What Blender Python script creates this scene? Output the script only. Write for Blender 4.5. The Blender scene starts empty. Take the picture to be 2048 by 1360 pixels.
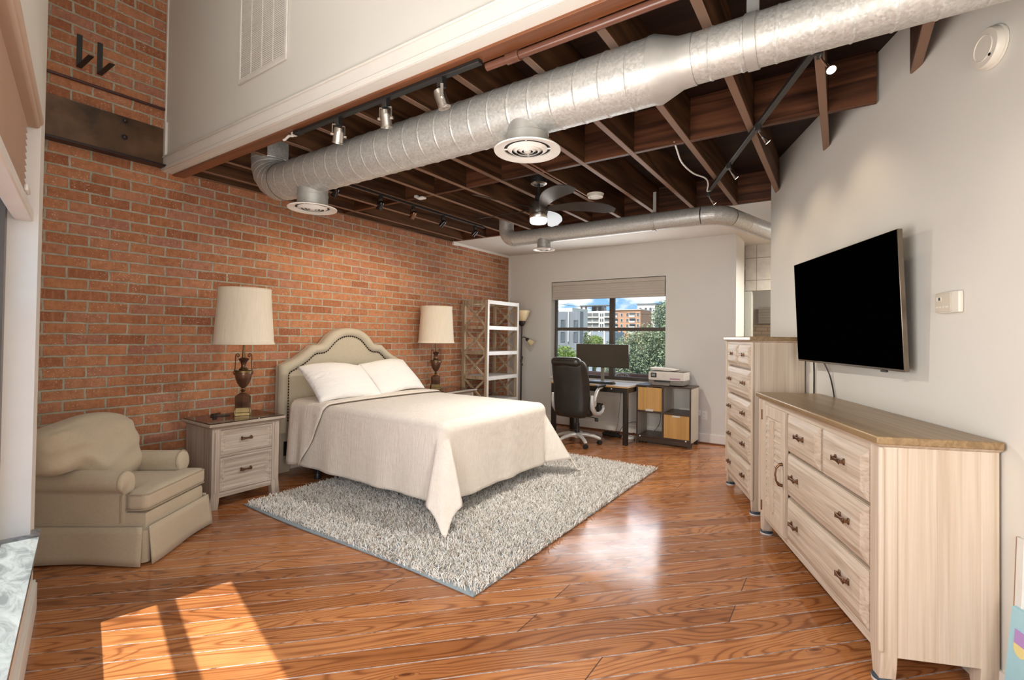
import bpy, bmesh, math, random
import numpy as np
from mathutils import Vector, Matrix
random.seed(7)
C = bpy.context.scene.collection
SC = bpy.context.scene
PI = math.pi
R = math.radians

# ---------------------------------------------------------------- camera, world, sun, area lights, exposure
FPX, CXP, CYP = 969.35, 1024.0, 659.2
YAW, PIT, ROL = R(34.18), R(0.834), R(0.738)
CAM = Vector((0.0, 0.0, 1.38))
fw = Vector((-math.sin(YAW) * math.cos(PIT), math.cos(YAW) * math.cos(PIT), math.sin(PIT)))
rt = Vector((math.cos(YAW), math.sin(YAW), 0))
up = rt.cross(fw)
rt, up = math.cos(ROL) * rt + math.sin(ROL) * up, -math.sin(ROL) * rt + math.cos(ROL) * up
cd = bpy.data.cameras.new('camera')
cam = bpy.data.objects.new('camera', cd)
C.objects.link(cam)
m = Matrix((rt, up, -fw)).transposed().to_4x4()
m.translation = CAM
cam.matrix_world = m
cd.sensor_fit = 'HORIZONTAL'
cd.sensor_width = 36.0
cd.lens = FPX / 2048 * 36.0
cd.shift_x = 0.0
cd.shift_y = (CYP - 680.0) / 2048
cd.clip_start = 0.01
cd.clip_end = 2000
SC.camera = cam

SC.view_settings.view_transform = 'Standard'
SC.view_settings.look = 'None'
SC.view_settings.gamma = 1.0
SC.view_settings.use_curve_mapping = False
SC.view_settings.exposure = 0.62
SC.cycles.use_denoising = True
SC.cycles.max_bounces = 7
SC.cycles.use_adaptive_sampling = True
SC.cycles.adaptive_threshold = 0.02
SC.cycles.diffuse_bounces = 4
SC.cycles.glossy_bounces = 3
SC.cycles.transmission_bounces = 4
SC.cycles.transparent_max_bounces = 8
SC.cycles.caustics_reflective = False
SC.cycles.caustics_refractive = False
SC.cycles.sample_clamp_indirect = 6.0

SUN_DIR = Vector((0.0815, 0.464, -1.0)).normalized()
sd = bpy.data.lights.new('sun', 'SUN')
sd.energy = 6.5
sd.angle = R(0.6)
sd.color = (1.0, 0.94, 0.84)
so = bpy.data.objects.new('sun', sd)
C.objects.link(so)
so.rotation_euler = SUN_DIR.to_track_quat('-Z', 'Y').to_euler()
so.location = (0, -4, 8)

# blue sky with white cloud banks, on the sky itself (by direction)
wd = bpy.data.worlds.new('sky')
SC.world = wd
wd.use_nodes = True
nt = wd.node_tree
nt.nodes.clear()
wo = nt.nodes.new('ShaderNodeOutputWorld')
bg = nt.nodes.new('ShaderNodeBackground')
tc = nt.nodes.new('ShaderNodeTexCoord')
sep = nt.nodes.new('ShaderNodeSeparateXYZ')
nt.links.new(tc.outputs['Generated'], sep.inputs[0])
skr = nt.nodes.new('ShaderNodeValToRGB')
skr.color_ramp.elements[0].position = 0.0
skr.color_ramp.elements[0].color = (0.30, 0.56, 0.86, 1)
skr.color_ramp.elements[1].position = 0.35
skr.color_ramp.elements[1].color = (0.10, 0.30, 0.68, 1)
nt.links.new(sep.outputs[2], skr.inputs[0])
mp = nt.nodes.new('ShaderNodeMapping')
mp.inputs['Scale'].default_value = (1.0, 1.0, 2.2)
mp.inputs['Location'].default_value = (0.35, 0.1, 0.0)
nt.links.new(tc.outputs['Generated'], mp.inputs[0])
cn = nt.nodes.new('ShaderNodeTexNoise')
cn.inputs['Scale'].default_value = 9.0
cn.inputs['Detail'].default_value = 9
cn.inputs['Roughness'].default_value = 0.58
nt.links.new(mp.outputs[0], cn.inputs['Vector'])
cr_ = nt.nodes.new('ShaderNodeValToRGB')
cr_.color_ramp.elements[0].position = 0.50
cr_.color_ramp.elements[1].position = 0.60
nt.links.new(cn.outputs[0], cr_.inputs[0])
mx = nt.nodes.new('ShaderNodeMixRGB')
nt.links.new(cr_.outputs[0], mx.inputs[0])
nt.links.new(skr.outputs[0], mx.inputs[1])
mx.inputs[2].default_value = (1.0, 0.98, 0.96, 1)
nt.links.new(mx.outputs[0], bg.inputs[0])
bg.inputs[1].default_value = 0.95
nt.links.new(bg.outputs[0], wo.inputs[0])

# direction of the window wall behind the camera
WA = R(-14.45)
WD = Vector((math.cos(WA), math.sin(WA), 0))      # along it, towards the right
WN = Vector((-WD.y, WD.x, 0))                     # into the room
WO = -0.17                                        # its face: WN . p = WO


def wp(d, n, z):                                  # point by distance along the window wall, off its face, height
    return WD * d + WN * (WO + n) + Vector((0, 0, z))


def area(name, loc, direction, sx, sy, energy, col=(1, 1, 1), spread=180):
    l = bpy.data.lights.new(name, 'AREA')
    l.shape = 'RECTANGLE'
    l.size = sx
    l.size_y = sy
    l.energy = energy
    l.color = col
    l.spread = R(spread)
    o = bpy.data.objects.new(name, l)
    C.objects.link(o)
    o.location = loc
    o.rotation_euler = Vector(direction).to_track_quat('-Z', 'Z').to_euler()
    return o


# daylight at the lower and back windows; the other area lamps are added fill
area('daylight_lower_window', wp(-1.25, 0.10, 1.25), WN + Vector((0, 0, 0.12)), 1.7, 1.3, 38, (1.0, 0.97, 0.93))
area('loft_fill', wp(-2.2, 0.06, 3.75), WN + Vector((-0.25, 0, -0.45)), 2.4, 1.6, 13, (1.0, 0.97, 0.93))  # added fill lamp in front of the unseen loft window
area('right_fill', (1.22, 0.1, 1.45), Vector((-0.62, 0.80, 0.0)), 1.0, 1.9, 42, (1.0, 0.96, 0.9))  # added fill lamp beside the camera; no window is built here
area('daylight_back_window', (-2.93, 6.62, 1.55), Vector((0.1, -1, 0.1)), 1.7, 0.9, 19, (0.97, 0.98, 1.0))
area('far_room_fill', (0.3, 8.9, 2.6), Vector((-0.3, 0.3, -1)), 0.9, 0.6, 16, (1.0, 0.95, 0.86))  # lamp added to brighten the room beyond the doorway, no fixture
area('hallway_fill', (0.2, 6.9, 2.55), Vector((-0.2, 0.1, -1)), 0.8, 0.8, 40, (1.0, 0.95, 0.86))  # added fill for the back of the room, no fixture
# ---------------------------------------------------------------- materials
class NT:
    def __init__(s, name, rough=0.5, metal=0.0, spec=0.5):
        s.m = bpy.data.materials.new(name)
        s.m.use_nodes = True
        s.t = s.m.node_tree
        s.b = s.t.nodes['Principled BSDF']
        s.b.inputs['Roughness'].default_value = rough
        s.b.inputs['Metallic'].default_value = metal
        s.b.inputs['Specular IOR Level'].default_value = spec

    def n(s, typ, **k):
        nd = s.t.nodes.new(typ)
        for a, v in k.items():
            setattr(nd, a, v)
        return nd

    def l(s, a, b):
        s.t.links.new(a, b)

    def co(s, scale=(1, 1, 1), rot=(0, 0, 0), loc=(0, 0, 0), space='Object', rand=False):
        tc = s.n('ShaderNodeTexCoord')
        mp = s.n('ShaderNodeMapping')
        mp.inputs['Scale'].default_value = scale
        mp.inputs['Rotation'].default_value = rot
        mp.inputs['Location'].default_value = loc
        if rand:
            oi = s.n('ShaderNodeObjectInfo')
            vm = s.n('ShaderNodeVectorMath', operation='MULTIPLY_ADD')
            s.l(oi.outputs['Random'], vm.inputs[0])
            vm.inputs[1].default_value = (37.0, 53.0, 71.0)
            s.l(tc.outputs[space], vm.inputs[2])
            s.l(vm.outputs[0], mp.inputs[0])
        else:
            s.l(tc.outputs[space], mp.inputs[0])
        return mp.outputs[0]

    def noise(s, vec, scale, detail=4, rough=0.55, dist=0.0):
        nd = s.n('ShaderNodeTexNoise')
        nd.inputs['Scale'].default_value = scale
        nd.inputs['Detail'].default_value = detail
        nd.inputs['Roughness'].default_value = rough
        nd.inputs['Distortion'].default_value = dist
        if vec is not None:
            s.l(vec, nd.inputs['Vector'])
        return nd.outputs[0]

    def math(s, op, a, b=0.0, c=None):
        nd = s.n('ShaderNodeMath', operation=op)
        for i, v in enumerate((a, b) if c is None else (a, b, c)):
            if isinstance(v, (int, float)):
                nd.inputs[i].default_value = v
            else:
                s.l(v, nd.inputs[i])
        return nd.outputs[0]

    def ramp(s, fac, stops, interp='LINEAR'):
        nd = s.n('ShaderNodeValToRGB')
        cr = nd.color_ramp
        cr.interpolation = interp
        while len(cr.elements) < len(stops):
            cr.elements.new(0.5)
        for e, (p, c) in zip(cr.elements, stops):
            e.position = p
            e.color = (c[0], c[1], c[2], 1) if not isinstance(c, (int, float)) else (c, c, c, 1)
        s.l(fac, nd.inputs[0])
        return nd.outputs[0]

    def mix(s, fac, a, b, mode='MIX'):
        nd = s.n('ShaderNodeMixRGB', blend_type=mode)
        for i, v in enumerate((fac, a, b)):
            if isinstance(v, (int, float)):
                nd.inputs[i].default_value = v
            elif isinstance(v, tuple):
                nd.inputs[i].default_value = (v[0], v[1], v[2], 1)
            else:
                s.l(v, nd.inputs[i])
        return nd.outputs[0]

    def col(s, v):
        if isinstance(v, tuple):
            s.b.inputs['Base Color'].default_value = (v[0], v[1], v[2], 1)
        else:
            s.l(v, s.b.inputs['Base Color'])
        return s

    def bump(s, h, strength=0.3, dist=0.01):
        bp = s.n('ShaderNodeBump')
        bp.inputs['Strength'].default_value = strength
        bp.inputs['Distance'].default_value = dist
        s.l(h, bp.inputs['Height'])
        s.l(bp.outputs[0], s.b.inputs['Normal'])
        return s


def plain(name, col, rough=0.5, metal=0.0, spec=0.5, var=0.06, scale=8.0, bump=0.0):
    k = NT(name, rough, metal, spec)
    nz = k.noise(k.co(), scale, 4)
    lo = tuple(c * (1 - var) for c in col)
    hi = tuple(min(1, c * (1 + var)) for c in col)
    k.col(k.ramp(nz, [(0.3, lo), (0.7, hi)]))
    if bump:
        k.bump(k.noise(k.co(), scale * 12, 3), bump, 0.004)
    return k.m


def wood(name, light, dark, axis='x', rough=0.5, along=1.2, across=26.0, contour=7.0, wash=None, rand=True, bump=0.12, spec=0.4):
    """plank wood: long grain along one axis, contour figure and pore streaks"""
    k = NT(name, rough, spec=spec)
    sc = {'x': (along, across, across), 'y': (across, along, across), 'z': (across, across, along)}[axis]
    v = k.co(sc, rand=rand)
    v2 = k.co(tuple(c * 0.22 for c in sc), rand=rand)
    big = k.noise(v2, 1.0, 3, 0.5, 0.4)
    ring = k.math('SINE', k.math('MULTIPLY', big, contour * 6.28))
    ring = k.math('MULTIPLY_ADD', ring, 0.5, 0.5)
    fine = k.noise(k.co(tuple(c * 3.2 for c in sc), rand=rand), 1.0, 5, 0.65)
    mid = k.noise(v, 1.0, 4, 0.6)
    f = k.math('ADD', k.math('MULTIPLY', ring, 0.38), k.math('MULTIPLY', fine, 0.62))
    f = k.math('ADD', k.math('MULTIPLY', f, 0.65), k.math('MULTIPLY', mid, 0.35))
    c = k.ramp(f, [(0.25, dark), (0.68, light)])
    if wash:
        c = k.mix(k.ramp(k.noise(k.co(tuple(x * 0.5 for x in sc), rand=rand), 1.3, 5, 0.6), [(0.42, 0.0), (0.7, 0.75)]), c, wash)
    k.col(c)
    k.bump(f, bump, 0.003)
    return k.m


def fabric(name, col, var=0.07, rough=0.9, weave=420.0, bump=0.25):
    k = NT(name, rough, spec=0.2)
    big = k.noise(k.co(), 5.0, 3)
    a = k.noise(k.co((weave, weave * 0.12, weave * 0.12)), 1.0, 2)
    b = k.noise(k.co((weave * 0.12, weave * 0.12, weave)), 1.0, 2)
    w = k.math('MULTIPLY', k.math('ADD', a, b), 0.5)
    f = k.math('ADD', k.math('MULTIPLY', big, 0.35), k.math('MULTIPLY', w, 0.65))
    k.col(k.ramp(f, [(0.3, tuple(c * (1 - var * 2) for c in col)), (0.7, tuple(min(1, c * (1 + var)) for c in col))]))
    k.b.inputs['Sheen Weight'].default_value = 0.15
    k.bump(w, bump, 0.002)
    return k.m


def metal(name, col, rough=0.3, var=0.1, scale=14.0):
    return plain(name, col, rough, 1.0, 0.5, var, scale)


def emis(name, col, s):
    k = NT(name)
    k.col(col)
    k.b.inputs['Emission Color'].default_value = (col[0], col[1], col[2], 1)
    k.b.inputs['Emission Strength'].default_value = s
    return k.m


M = {}
# painted walls: fine orange-peel
k = NT('wall_paint', 0.75, spec=0.25)
k.col(k.ramp(k.noise(k.co(), 1.5, 3), [(0.3, (0.69, 0.662, 0.605)), (0.7, (0.715, 0.687, 0.63))]))
k.bump(k.noise(k.co(), 160, 2), 0.06, 0.003)
M['wall'] = k.m
M['trim'] = plain('trim_paint', (0.78, 0.74, 0.68), 0.45, var=0.02)
M['trimwhite'] = plain('window_trim_paint', (0.80, 0.785, 0.75), 0.4, var=0.02)

# brick wall, world metres: columns along y, rows along z
k = NT('brick_wall', 0.85, spec=0.2)
tcn = k.n('ShaderNodeTexCoord')
sp = k.n('ShaderNodeSeparateXYZ')
k.l(tcn.outputs['Object'], sp.inputs[0])
wob = k.noise(k.co((1, 1, 1)), 9.0, 3)
wob2 = k.noise(k.co((1, 1, 1), loc=(5, 3, 9)), 11.0, 3)
uu = k.math('ADD', k.math('ADD', sp.outputs[1], -0.099), k.math('MULTIPLY_ADD', wob, 0.022, -0.011))
vv = k.math('ADD', k.math('ADD', sp.outputs[2], -0.0585 + 0.163), k.math('MULTIPLY_ADD', wob2, 0.014, -0.007))
cb = k.n('ShaderNodeCombineXYZ')
k.l(uu, cb.inputs[0]); k.l(vv, cb.inputs[1])
bt = k.n('ShaderNodeTexBrick')
bt.offset = 0.5
bt.inputs['Scale'].default_value = 1.0
bt.inputs['Brick Width'].default_value = 0.248
bt.inputs['Row Height'].default_value = 0.0813
bt.inputs['Mortar Size'].default_value = 0.0082
bt.inputs['Mortar Smooth'].default_value = 0.25
bt.inputs['Bias'].default_value = 0.0
bt.inputs['Color1'].default_value = (0, 0, 0, 1)
bt.inputs['Color2'].default_value = (1, 1, 1, 1)
bt.inputs['Mortar'].default_value = (0.5, 0.5, 0.5, 1)
k.l(cb.outputs[0], bt.inputs['Vector'])
bcol = k.ramp(bt.outputs['Color'], [(0.0, (0.33, 0.125, 0.06)), (0.35, (0.45, 0.19, 0.09)), (0.7, (0.53, 0.24, 0.118)), (1.0, (0.41, 0.185, 0.125))])
n1 = k.noise(k.co(), 22, 5, 0.65)
bcol = k.mix(k.ramp(n1, [(0.36, 0.42), (0.62, 0.0)]), bcol, (0.20, 0.065, 0.035))
n2 = k.noise(k.co((1, 9, 1)), 7, 3, 0.6)
bcol = k.mix(k.ramp(n2, [(0.52, 0.0), (0.75, 0.5)]), bcol, (0.56, 0.26, 0.15))
mcol = k.ramp(k.noise(k.co(), 14, 4), [(0.3, (0.32, 0.285, 0.21)), (0.7, (0.47, 0.42, 0.325))])
bcol = k.mix(bt.outputs['Fac'], bcol, mcol)
sp1 = k.ramp(k.noise(k.co((1, 1, 1.3)), 85, 2, 0.5), [(0.635, 0.0), (0.685, 0.9)])
patch = k.ramp(k.noise(k.co(), 3.2, 4, 0.7), [(0.42, 0.15), (0.6, 1.0)])
bcol = k.mix(k.math('MULTIPLY', sp1, patch), bcol, (0.66, 0.58, 0.48))
k.col(bcol)
hh = k.math('SUBTRACT', k.math('MULTIPLY', n1, 0.5), k.math('MULTIPLY', bt.outputs['Fac'], 1.0))
k.bump(hh, 0.7, 0.012)
M['brick'] = k.m

# floor: diagonal heart-pine boards
k = NT('pine_floor', 0.22, spec=0.5)
FA = 46.5
rotv = k.co((1, 1, 1), rot=(0, 0, R(-FA)))
sp = k.n('ShaderNodeSeparateXYZ')
k.l(rotv, sp.inputs[0])
tw = k.n('ShaderNodeTexCoord')
sw = k.n('ShaderNodeSeparateXYZ')
k.l(tw.outputs['Object'], sw.inputs[0])
PW = 0.1227
vv = k.math('DIVIDE', k.math('ADD', sp.outputs[1], -0.0174), PW)
vi = k.math('FLOOR', vv)
vf = k.math('FRACT', vv)
wn = k.n('ShaderNodeTexWhiteNoise', noise_dimensions='1D')
k.l(vi, wn.inputs['W'])
off = k.math('MULTIPLY', k.math('FLOOR', k.math('MULTIPLY', wn.outputs['Value'], 5.99)), 0.4)
xx = k.math('DIVIDE', k.math('ADD', k.math('ADD', sw.outputs[0], 1.25), off), 2.4)
xi = k.math('FLOOR', xx)
xf = k.math('FRACT', xx)
w2 = k.n('ShaderNodeTexWhiteNoise', noise_dimensions='2D')
cb = k.n('ShaderNodeCombineXYZ')
k.l(vi, cb.inputs[0]); k.l(xi, cb.inputs[1])
k.l(cb.outputs[0], w2.inputs['Vector'])
pid = w2.outputs['Value']
g1 = k.math('SUBTRACT', 0.5, k.math('ABSOLUTE', k.math('SUBTRACT', vf, 0.5)))
g2 = k.math('SUBTRACT', 0.5, k.math('ABSOLUTE', k.math('SUBTRACT', xf, 0.5)))
gap1 = k.math('LESS_THAN', g1, 0.024)
gap2 = k.math('LESS_THAN', g2, 0.0010)
gap = k.math('MAXIMUM', gap1, gap2)
gc = k.n('ShaderNodeCombineXYZ')
k.l(k.math('ADD', k.math('MULTIPLY', sp.outputs[0], 0.8), k.math('MULTIPLY', pid, 91.0)), gc.inputs[0])
k.l(k.math('MULTIPLY', sp.outputs[1], 6.0), gc.inputs[1])
k.l(k.math('MULTIPLY', pid, 37.0), gc.inputs[2])
kv = k.n('ShaderNodeTexVoronoi', voronoi_dimensions='2D')
kv.inputs['Scale'].default_value = 1.0
kc = k.n('ShaderNodeCombineXYZ')
k.l(k.math('MULTIPLY', sp.outputs[0], 0.75), kc.inputs[0]); k.l(k.math('MULTIPLY', sp.outputs[1], 2.6), kc.inputs[1])
k.l(kc.outputs[0], kv.inputs['Vector'])
fig = k.noise(gc.outputs[0], 1.0, 1, 0.4, 0.15)
fig = k.math('ADD', fig, k.ramp(kv.outputs['Distance'], [(0.0, 0.24), (0.045, 0.08), (0.15, 0.0)]))
ring = k.math('MULTIPLY_ADD', k.math('SINE', k.math('MULTIPLY', fig, 125.0)), 0.5, 0.5)
ring = k.math('POWER', ring, 4.0)
fc = k.n('ShaderNodeCombineXYZ')
k.l(k.math('ADD', k.math('MULTIPLY', sp.outputs[0], 3.0), k.math('MULTIPLY', pid, 50.0)), fc.inputs[0])
k.l(k.math('MULTIPLY', sp.outputs[1], 150.0), fc.inputs[1])
fine = k.noise(fc.outputs[0], 1.0, 4, 0.6)
f = k.math('ADD', k.math('MULTIPLY', ring, 0.42), k.math('MULTIPLY', fine, 0.5))
c = k.ramp(fine, [(0.28, (0.53, 0.24, 0.095)), (0.72, (0.325, 0.122, 0.042))])
c = k.mix(k.math('MULTIPLY', ring, 0.66), c, (0.15, 0.042, 0.014))
knot = k.ramp(kv.outputs['Distance'], [(0.014, 1.0), (0.03, 0.0)])
c = k.mix(k.math('MULTIPLY', knot, 0.85), c, (0.09, 0.025, 0.010))
tone = k.ramp(pid, [(0.0, (0.70, 0.62, 0.54)), (0.5, (0.98, 0.96, 0.95)), (1.0, (1.16, 1.16, 1.12))])
c = k.mix(1.0, c, tone, 'MULTIPLY')
blot = k.ramp(k.noise(k.co(), 1.4, 4, 0.6), [(0.35, (0.86, 0.78, 0.72)), (0.65, (1.05, 1.05, 1.05))])
c = k.mix(1.0, c, blot, 'MULTIPLY')
gcol = k.ramp(k.noise(k.co(), 18, 3), [(0.32, (0.14, 0.085, 0.065)), (0.55, (0.46, 0.39, 0.36))])
c = k.mix(gap1, c, gcol)
c = k.mix(gap2, c, (0.07, 0.03, 0.018))
k.col(c)
k.l(k.ramp(k.noise(k.co(), 6, 4), [(0.3, 0.11), (0.7, 0.20)]), k.b.inputs['Roughness'])
k.bump(k.math('SUBTRACT', 1.0, gap1), 0.2, 0.003)
M['floor'] = k.m

M['joist'] = wood('stained_joist', (0.125, 0.056, 0.024), (0.016, 0.006, 0.003), 'y', 0.55, 0.9, 14, 9, spec=0.25)
# the undersides of the joists are a paler brown
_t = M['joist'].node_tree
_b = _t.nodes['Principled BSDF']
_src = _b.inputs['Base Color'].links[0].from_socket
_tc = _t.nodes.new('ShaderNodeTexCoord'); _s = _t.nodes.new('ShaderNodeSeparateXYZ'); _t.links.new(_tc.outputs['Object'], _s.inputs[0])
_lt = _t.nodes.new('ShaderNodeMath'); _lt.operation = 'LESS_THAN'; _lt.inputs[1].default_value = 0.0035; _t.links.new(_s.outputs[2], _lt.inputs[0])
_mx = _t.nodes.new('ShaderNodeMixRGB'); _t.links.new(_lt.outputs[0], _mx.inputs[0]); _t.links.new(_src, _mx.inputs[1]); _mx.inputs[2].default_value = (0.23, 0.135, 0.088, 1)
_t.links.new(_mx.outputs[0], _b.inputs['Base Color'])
M['blocking'] = wood('stained_blocking', (0.15, 0.056, 0.025), (0.014, 0.005, 0.003), 'x', 0.5, 0.9, 18, 7, spec=0.25)
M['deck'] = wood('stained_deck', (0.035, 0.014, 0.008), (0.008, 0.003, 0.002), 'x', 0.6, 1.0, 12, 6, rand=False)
M['rim'] = wood('red_brown_rim_beam', (0.27, 0.10, 0.042), (0.13, 0.045, 0.018), 'x', 0.35, 0.8, 22, 5)
M['pipe_paint'] = plain('red_brown_pipe_paint', (0.15, 0.062, 0.04), 0.22, var=0.12)
# galvanised sheet: spangle
k = NT('galvanised_steel', 0.45, 0.55)
vo = k.n('ShaderNodeTexVoronoi')
vo.inputs['Scale'].default_value = 115
vo.inputs['Randomness'].default_value = 1.0
k.l(k.co(), vo.inputs['Vector'])
big = k.noise(k.co(), 2.5, 4)
sc_ = k.n('ShaderNodeSeparateColor')
k.l(vo.outputs['Color'], sc_.inputs[0])
f = k.math('ADD', k.math('MULTIPLY', sc_.outputs[0], 0.6), k.math('MULTIPLY', big, 0.4))
k.col(k.ramp(f, [(0.2, (0.46, 0.45, 0.42)), (0.8, (0.60, 0.59, 0.555))]))
k.l(k.ramp(sc_.outputs[1], [(0.0, 0.36), (1.0, 0.58)]), k.b.inputs['Roughness'])
M['galv'] = k.m
k = NT('galvanised_fitting', 0.45, 0.55)
k.col(k.ramp(k.noise(k.co(), 6, 4), [(0.3, (0.40, 0.39, 0.36)), (0.7, (0.54, 0.53, 0.50))]))
M['galv2'] = k.m
M['register'] = plain('register_paint', (0.74, 0.71, 0.66), 0.35)
M['dark'] = plain('dark_cavity', (0.02, 0.018, 0.016), 0.8)
M['black'] = plain('black_paint', (0.018, 0.017, 0.016), 0.4)
M['blackgloss'] = plain('black_gloss', (0.012, 0.011, 0.011), 0.15)
M['nickel'] = metal('brushed_nickel', (0.62, 0.58, 0.52), 0.32)
M['chrome'] = metal('chrome', (0.75, 0.75, 0.75), 0.14)
M['silver'] = plain('silver_plastic', (0.60, 0.59, 0.57), 0.32, 0.35)
M['steelbrown'] = plain('rusted_painted_steel', (0.105, 0.058, 0.031), 0.32, 0.3, var=0.6, scale=4.5)
M['steelred'] = plain('dark_red_flange_paint', (0.022, 0.009, 0.010), 0.3, var=0.2)
M['conduit'] = plain('dark_red_conduit_paint', (0.07, 0.028, 0.028), 0.3)
M['linen'] = fabric('headboard_linen', (0.50, 0.435, 0.33))
M['linenroll'] = fabric('headboard_border_linen', (0.53, 0.465, 0.36))
M['nail'] = metal('bronze_nailhead', (0.06, 0.035, 0.022), 0.35)
M['chairfab'] = fabric('armchair_fabric', (0.50, 0.415, 0.30))
M['piping'] = fabric('armchair_piping', (0.36, 0.29, 0.20))
k = NT('white_pillowcase', 0.85, spec=0.2)
k.col((0.83, 0.81, 0.79))
k.bump(k.math('ADD', k.noise(k.co((5, 14, 5)), 1.0, 5, 0.6, 1.5), k.math('MULTIPLY', k.noise(k.co(), 300, 2), 0.04)), 0.55, 0.03)
M['pillow'] = k.m
# bedspread: matelasse ribs and puckers
k = NT('cream_bedspread', 0.85, spec=0.2)
va = k.noise(k.co((60, 60, 6)), 1.0, 4, 0.6, 0.8)
vb = k.noise(k.co(), 14, 4, 0.6)
k.col(k.ramp(vb, [(0.3, (0.81, 0.735, 0.655)), (0.7, (0.85, 0.78, 0.70))]))
k.b.inputs['Sheen Weight'].default_value = 0.1
k.bump(k.math('ADD', k.math('MULTIPLY', va, 0.9), k.math('MULTIPLY', vb, 0.9)), 0.5, 0.016)
M['spread'] = k.m
M['spreadhem'] = plain('bedspread_seam', (0.22, 0.17, 0.12), 0.9)
M['boxspring'] = fabric('blue_grey_box_spring', (0.17, 0.20, 0.26))
k = NT('rug_yarn', 0.8, spec=0.2)
gi = k.n('ShaderNodeNewGeometry')
k.col(k.ramp(gi.outputs['Random Per Island'], [(0.0, (0.34, 0.28, 0.22)), (0.22, (0.62, 0.56, 0.49)), (0.6, (0.90, 0.86, 0.80)), (1.0, (0.98, 0.96, 0.94))]))
M['yarn'] = k.m
M['rugback'] = fabric('rug_backing', (0.27, 0.33, 0.36))
WL, WDK, WW = (0.60, 0.49, 0.385), (0.39, 0.30, 0.22), (0.68, 0.59, 0.50)
M['wx'] = wood('whitewashed_wood_horizontal', WL, WDK, 'x', 0.55, 2.2, 60, 9, WW, bump=0.2)
M['wz'] = wood('whitewashed_wood_vertical', (0.61, 0.50, 0.39), (0.48, 0.375, 0.28), 'z', 0.55, 1.2, 50, 9, WW, bump=0.2)
M['wtop'] = wood('brown_dresser_top', (0.34, 0.225, 0.115), (0.20, 0.125, 0.06), 'x', 0.33, 1.4, 55, 6)
M['gx'] = wood('greige_wood_horizontal', (0.50, 0.415, 0.34), (0.27, 0.205, 0.155), 'x', 0.55, 2.2, 75, 7, (0.55, 0.48, 0.41))
M['gz'] = wood('greige_wood_vertical', (0.47, 0.385, 0.315), (0.27, 0.205, 0.155), 'z', 0.55, 2.0, 70, 7, (0.53, 0.46, 0.40))
M['bronze'] = metal('antique_bronze', (0.20, 0.11, 0.065), 0.36)
M['brownglass'] = plain('dark_brown_glass', (0.035, 0.014, 0.008), 0.06, spec=0.7)
k = NT('lampshade_cream', 0.8, spec=0.15)
k.col(k.ramp(k.noise(k.co((90, 90, 4)), 1.0, 2), [(0.3, (0.74, 0.65, 0.515)), (0.7, (0.80, 0.71, 0.575))]))
M['shade'] = k.m
k = NT('lamp_bronze_lacquer', 0.22, 0.35)
k.col(k.ramp(k.noise(k.co((6, 6, 14)), 1.0, 3), [(0.3, (0.055, 0.022, 0.014)), (0.7, (0.16, 0.075, 0.04))]))
M['lampbronze'] = k.m
M['brass'] = metal('aged_brass', (0.20, 0.14, 0.065), 0.42, 0.15)
M['rustic'] = wood('rustic_brown_shelf_wood', (0.54, 0.41, 0.27), (0.26, 0.175, 0.10), 'z', 0.6, 1.4, 40, 5)
M['rusticwhite'] = plain('white_glazed_shelf_edge', (0.74, 0.72, 0.69), 0.35, var=0.05)
M['shelfgrey'] = plain('pale_grey_shelf_board', (0.55, 0.54, 0.53), 0.4, var=0.12, scale=5)
M['amber'] = plain('amber_glass_shade', (0.66, 0.52, 0.30), 0.3)
M['lampblack'] = plain('floor_lamp_black', (0.022, 0.014, 0.011), 0.35)
M['deskblack'] = plain('black_brown_desk_frame', (0.018, 0.012, 0.008), 0.35)
M['desktop'] = wood('pale_desk_top', (0.60, 0.50, 0.39), (0.46, 0.36, 0.26), 'x', 0.25, 1.0, 26, 4)
M['deskedge'] = wood('amber_desk_edge', (0.55, 0.33, 0.13), (0.40, 0.22, 0.08), 'x', 0.4, 1.0, 26, 4)
M['greige'] = plain('greige_laminate', (0.46, 0.41, 0.335), 0.4, var=0.04)
M['espresso'] = plain('espresso_laminate', (0.055, 0.033, 0.022), 0.35)
M['oak'] = wood('oak_laminate', (0.60, 0.35, 0.115), (0.46, 0.245, 0.07), 'z', 0.4, 1.0, 30, 4)
M['frosted'] = plain('pale_tab_handle', (0.62, 0.58, 0.52), 0.3)
k = NT('black_leather', 0.33, spec=0.5)
k.col(k.ramp(k.noise(k.co(), 6, 3), [(0.3, (0.012, 0.010, 0.008)), (0.7, (0.026, 0.021, 0.016))]))
k.bump(k.noise(k.co(), 180, 3), 0.12, 0.002)
M['leather'] = k.m
M['printer'] = plain('off_white_plastic', (0.68, 0.63, 0.56), 0.4, var=0.02)
M['printergrey'] = plain('grey_brown_plastic', (0.20, 0.17, 0.14), 0.4)
M['mauve'] = plain('mauve_sticker', (0.42, 0.22, 0.30), 0.5)
M['lcd'] = plain('grey_green_display', (0.22, 0.25, 0.23), 0.2)
M['tvedge'] = metal('dark_champagne_edge', (0.22, 0.18, 0.14), 0.3)
M['screen'] = plain('monitor_panel', (0.055, 0.043, 0.028), 0.3, var=0.15, scale=1.2)
M['tv'] = plain('television_glass', (0.0005, 0.0005, 0.0005), 0.5, spec=0.0, var=0.0)
k = NT('marble_sill', 0.18)
vein = k.noise(k.co((3, 9, 3)), 2.0, 7, 0.65, 1.2)
k.col(k.ramp(vein, [(0.38, (0.14, 0.155, 0.165)), (0.5, (0.25, 0.27, 0.28)), (0.65, (0.32, 0.34, 0.35))]))
M['marble'] = k.m
M['frame'] = plain('dark_bronze_window_frame', (0.085, 0.065, 0.05), 0.35)
k = NT('window_glass')
k.t.nodes.remove(k.b)
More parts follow.
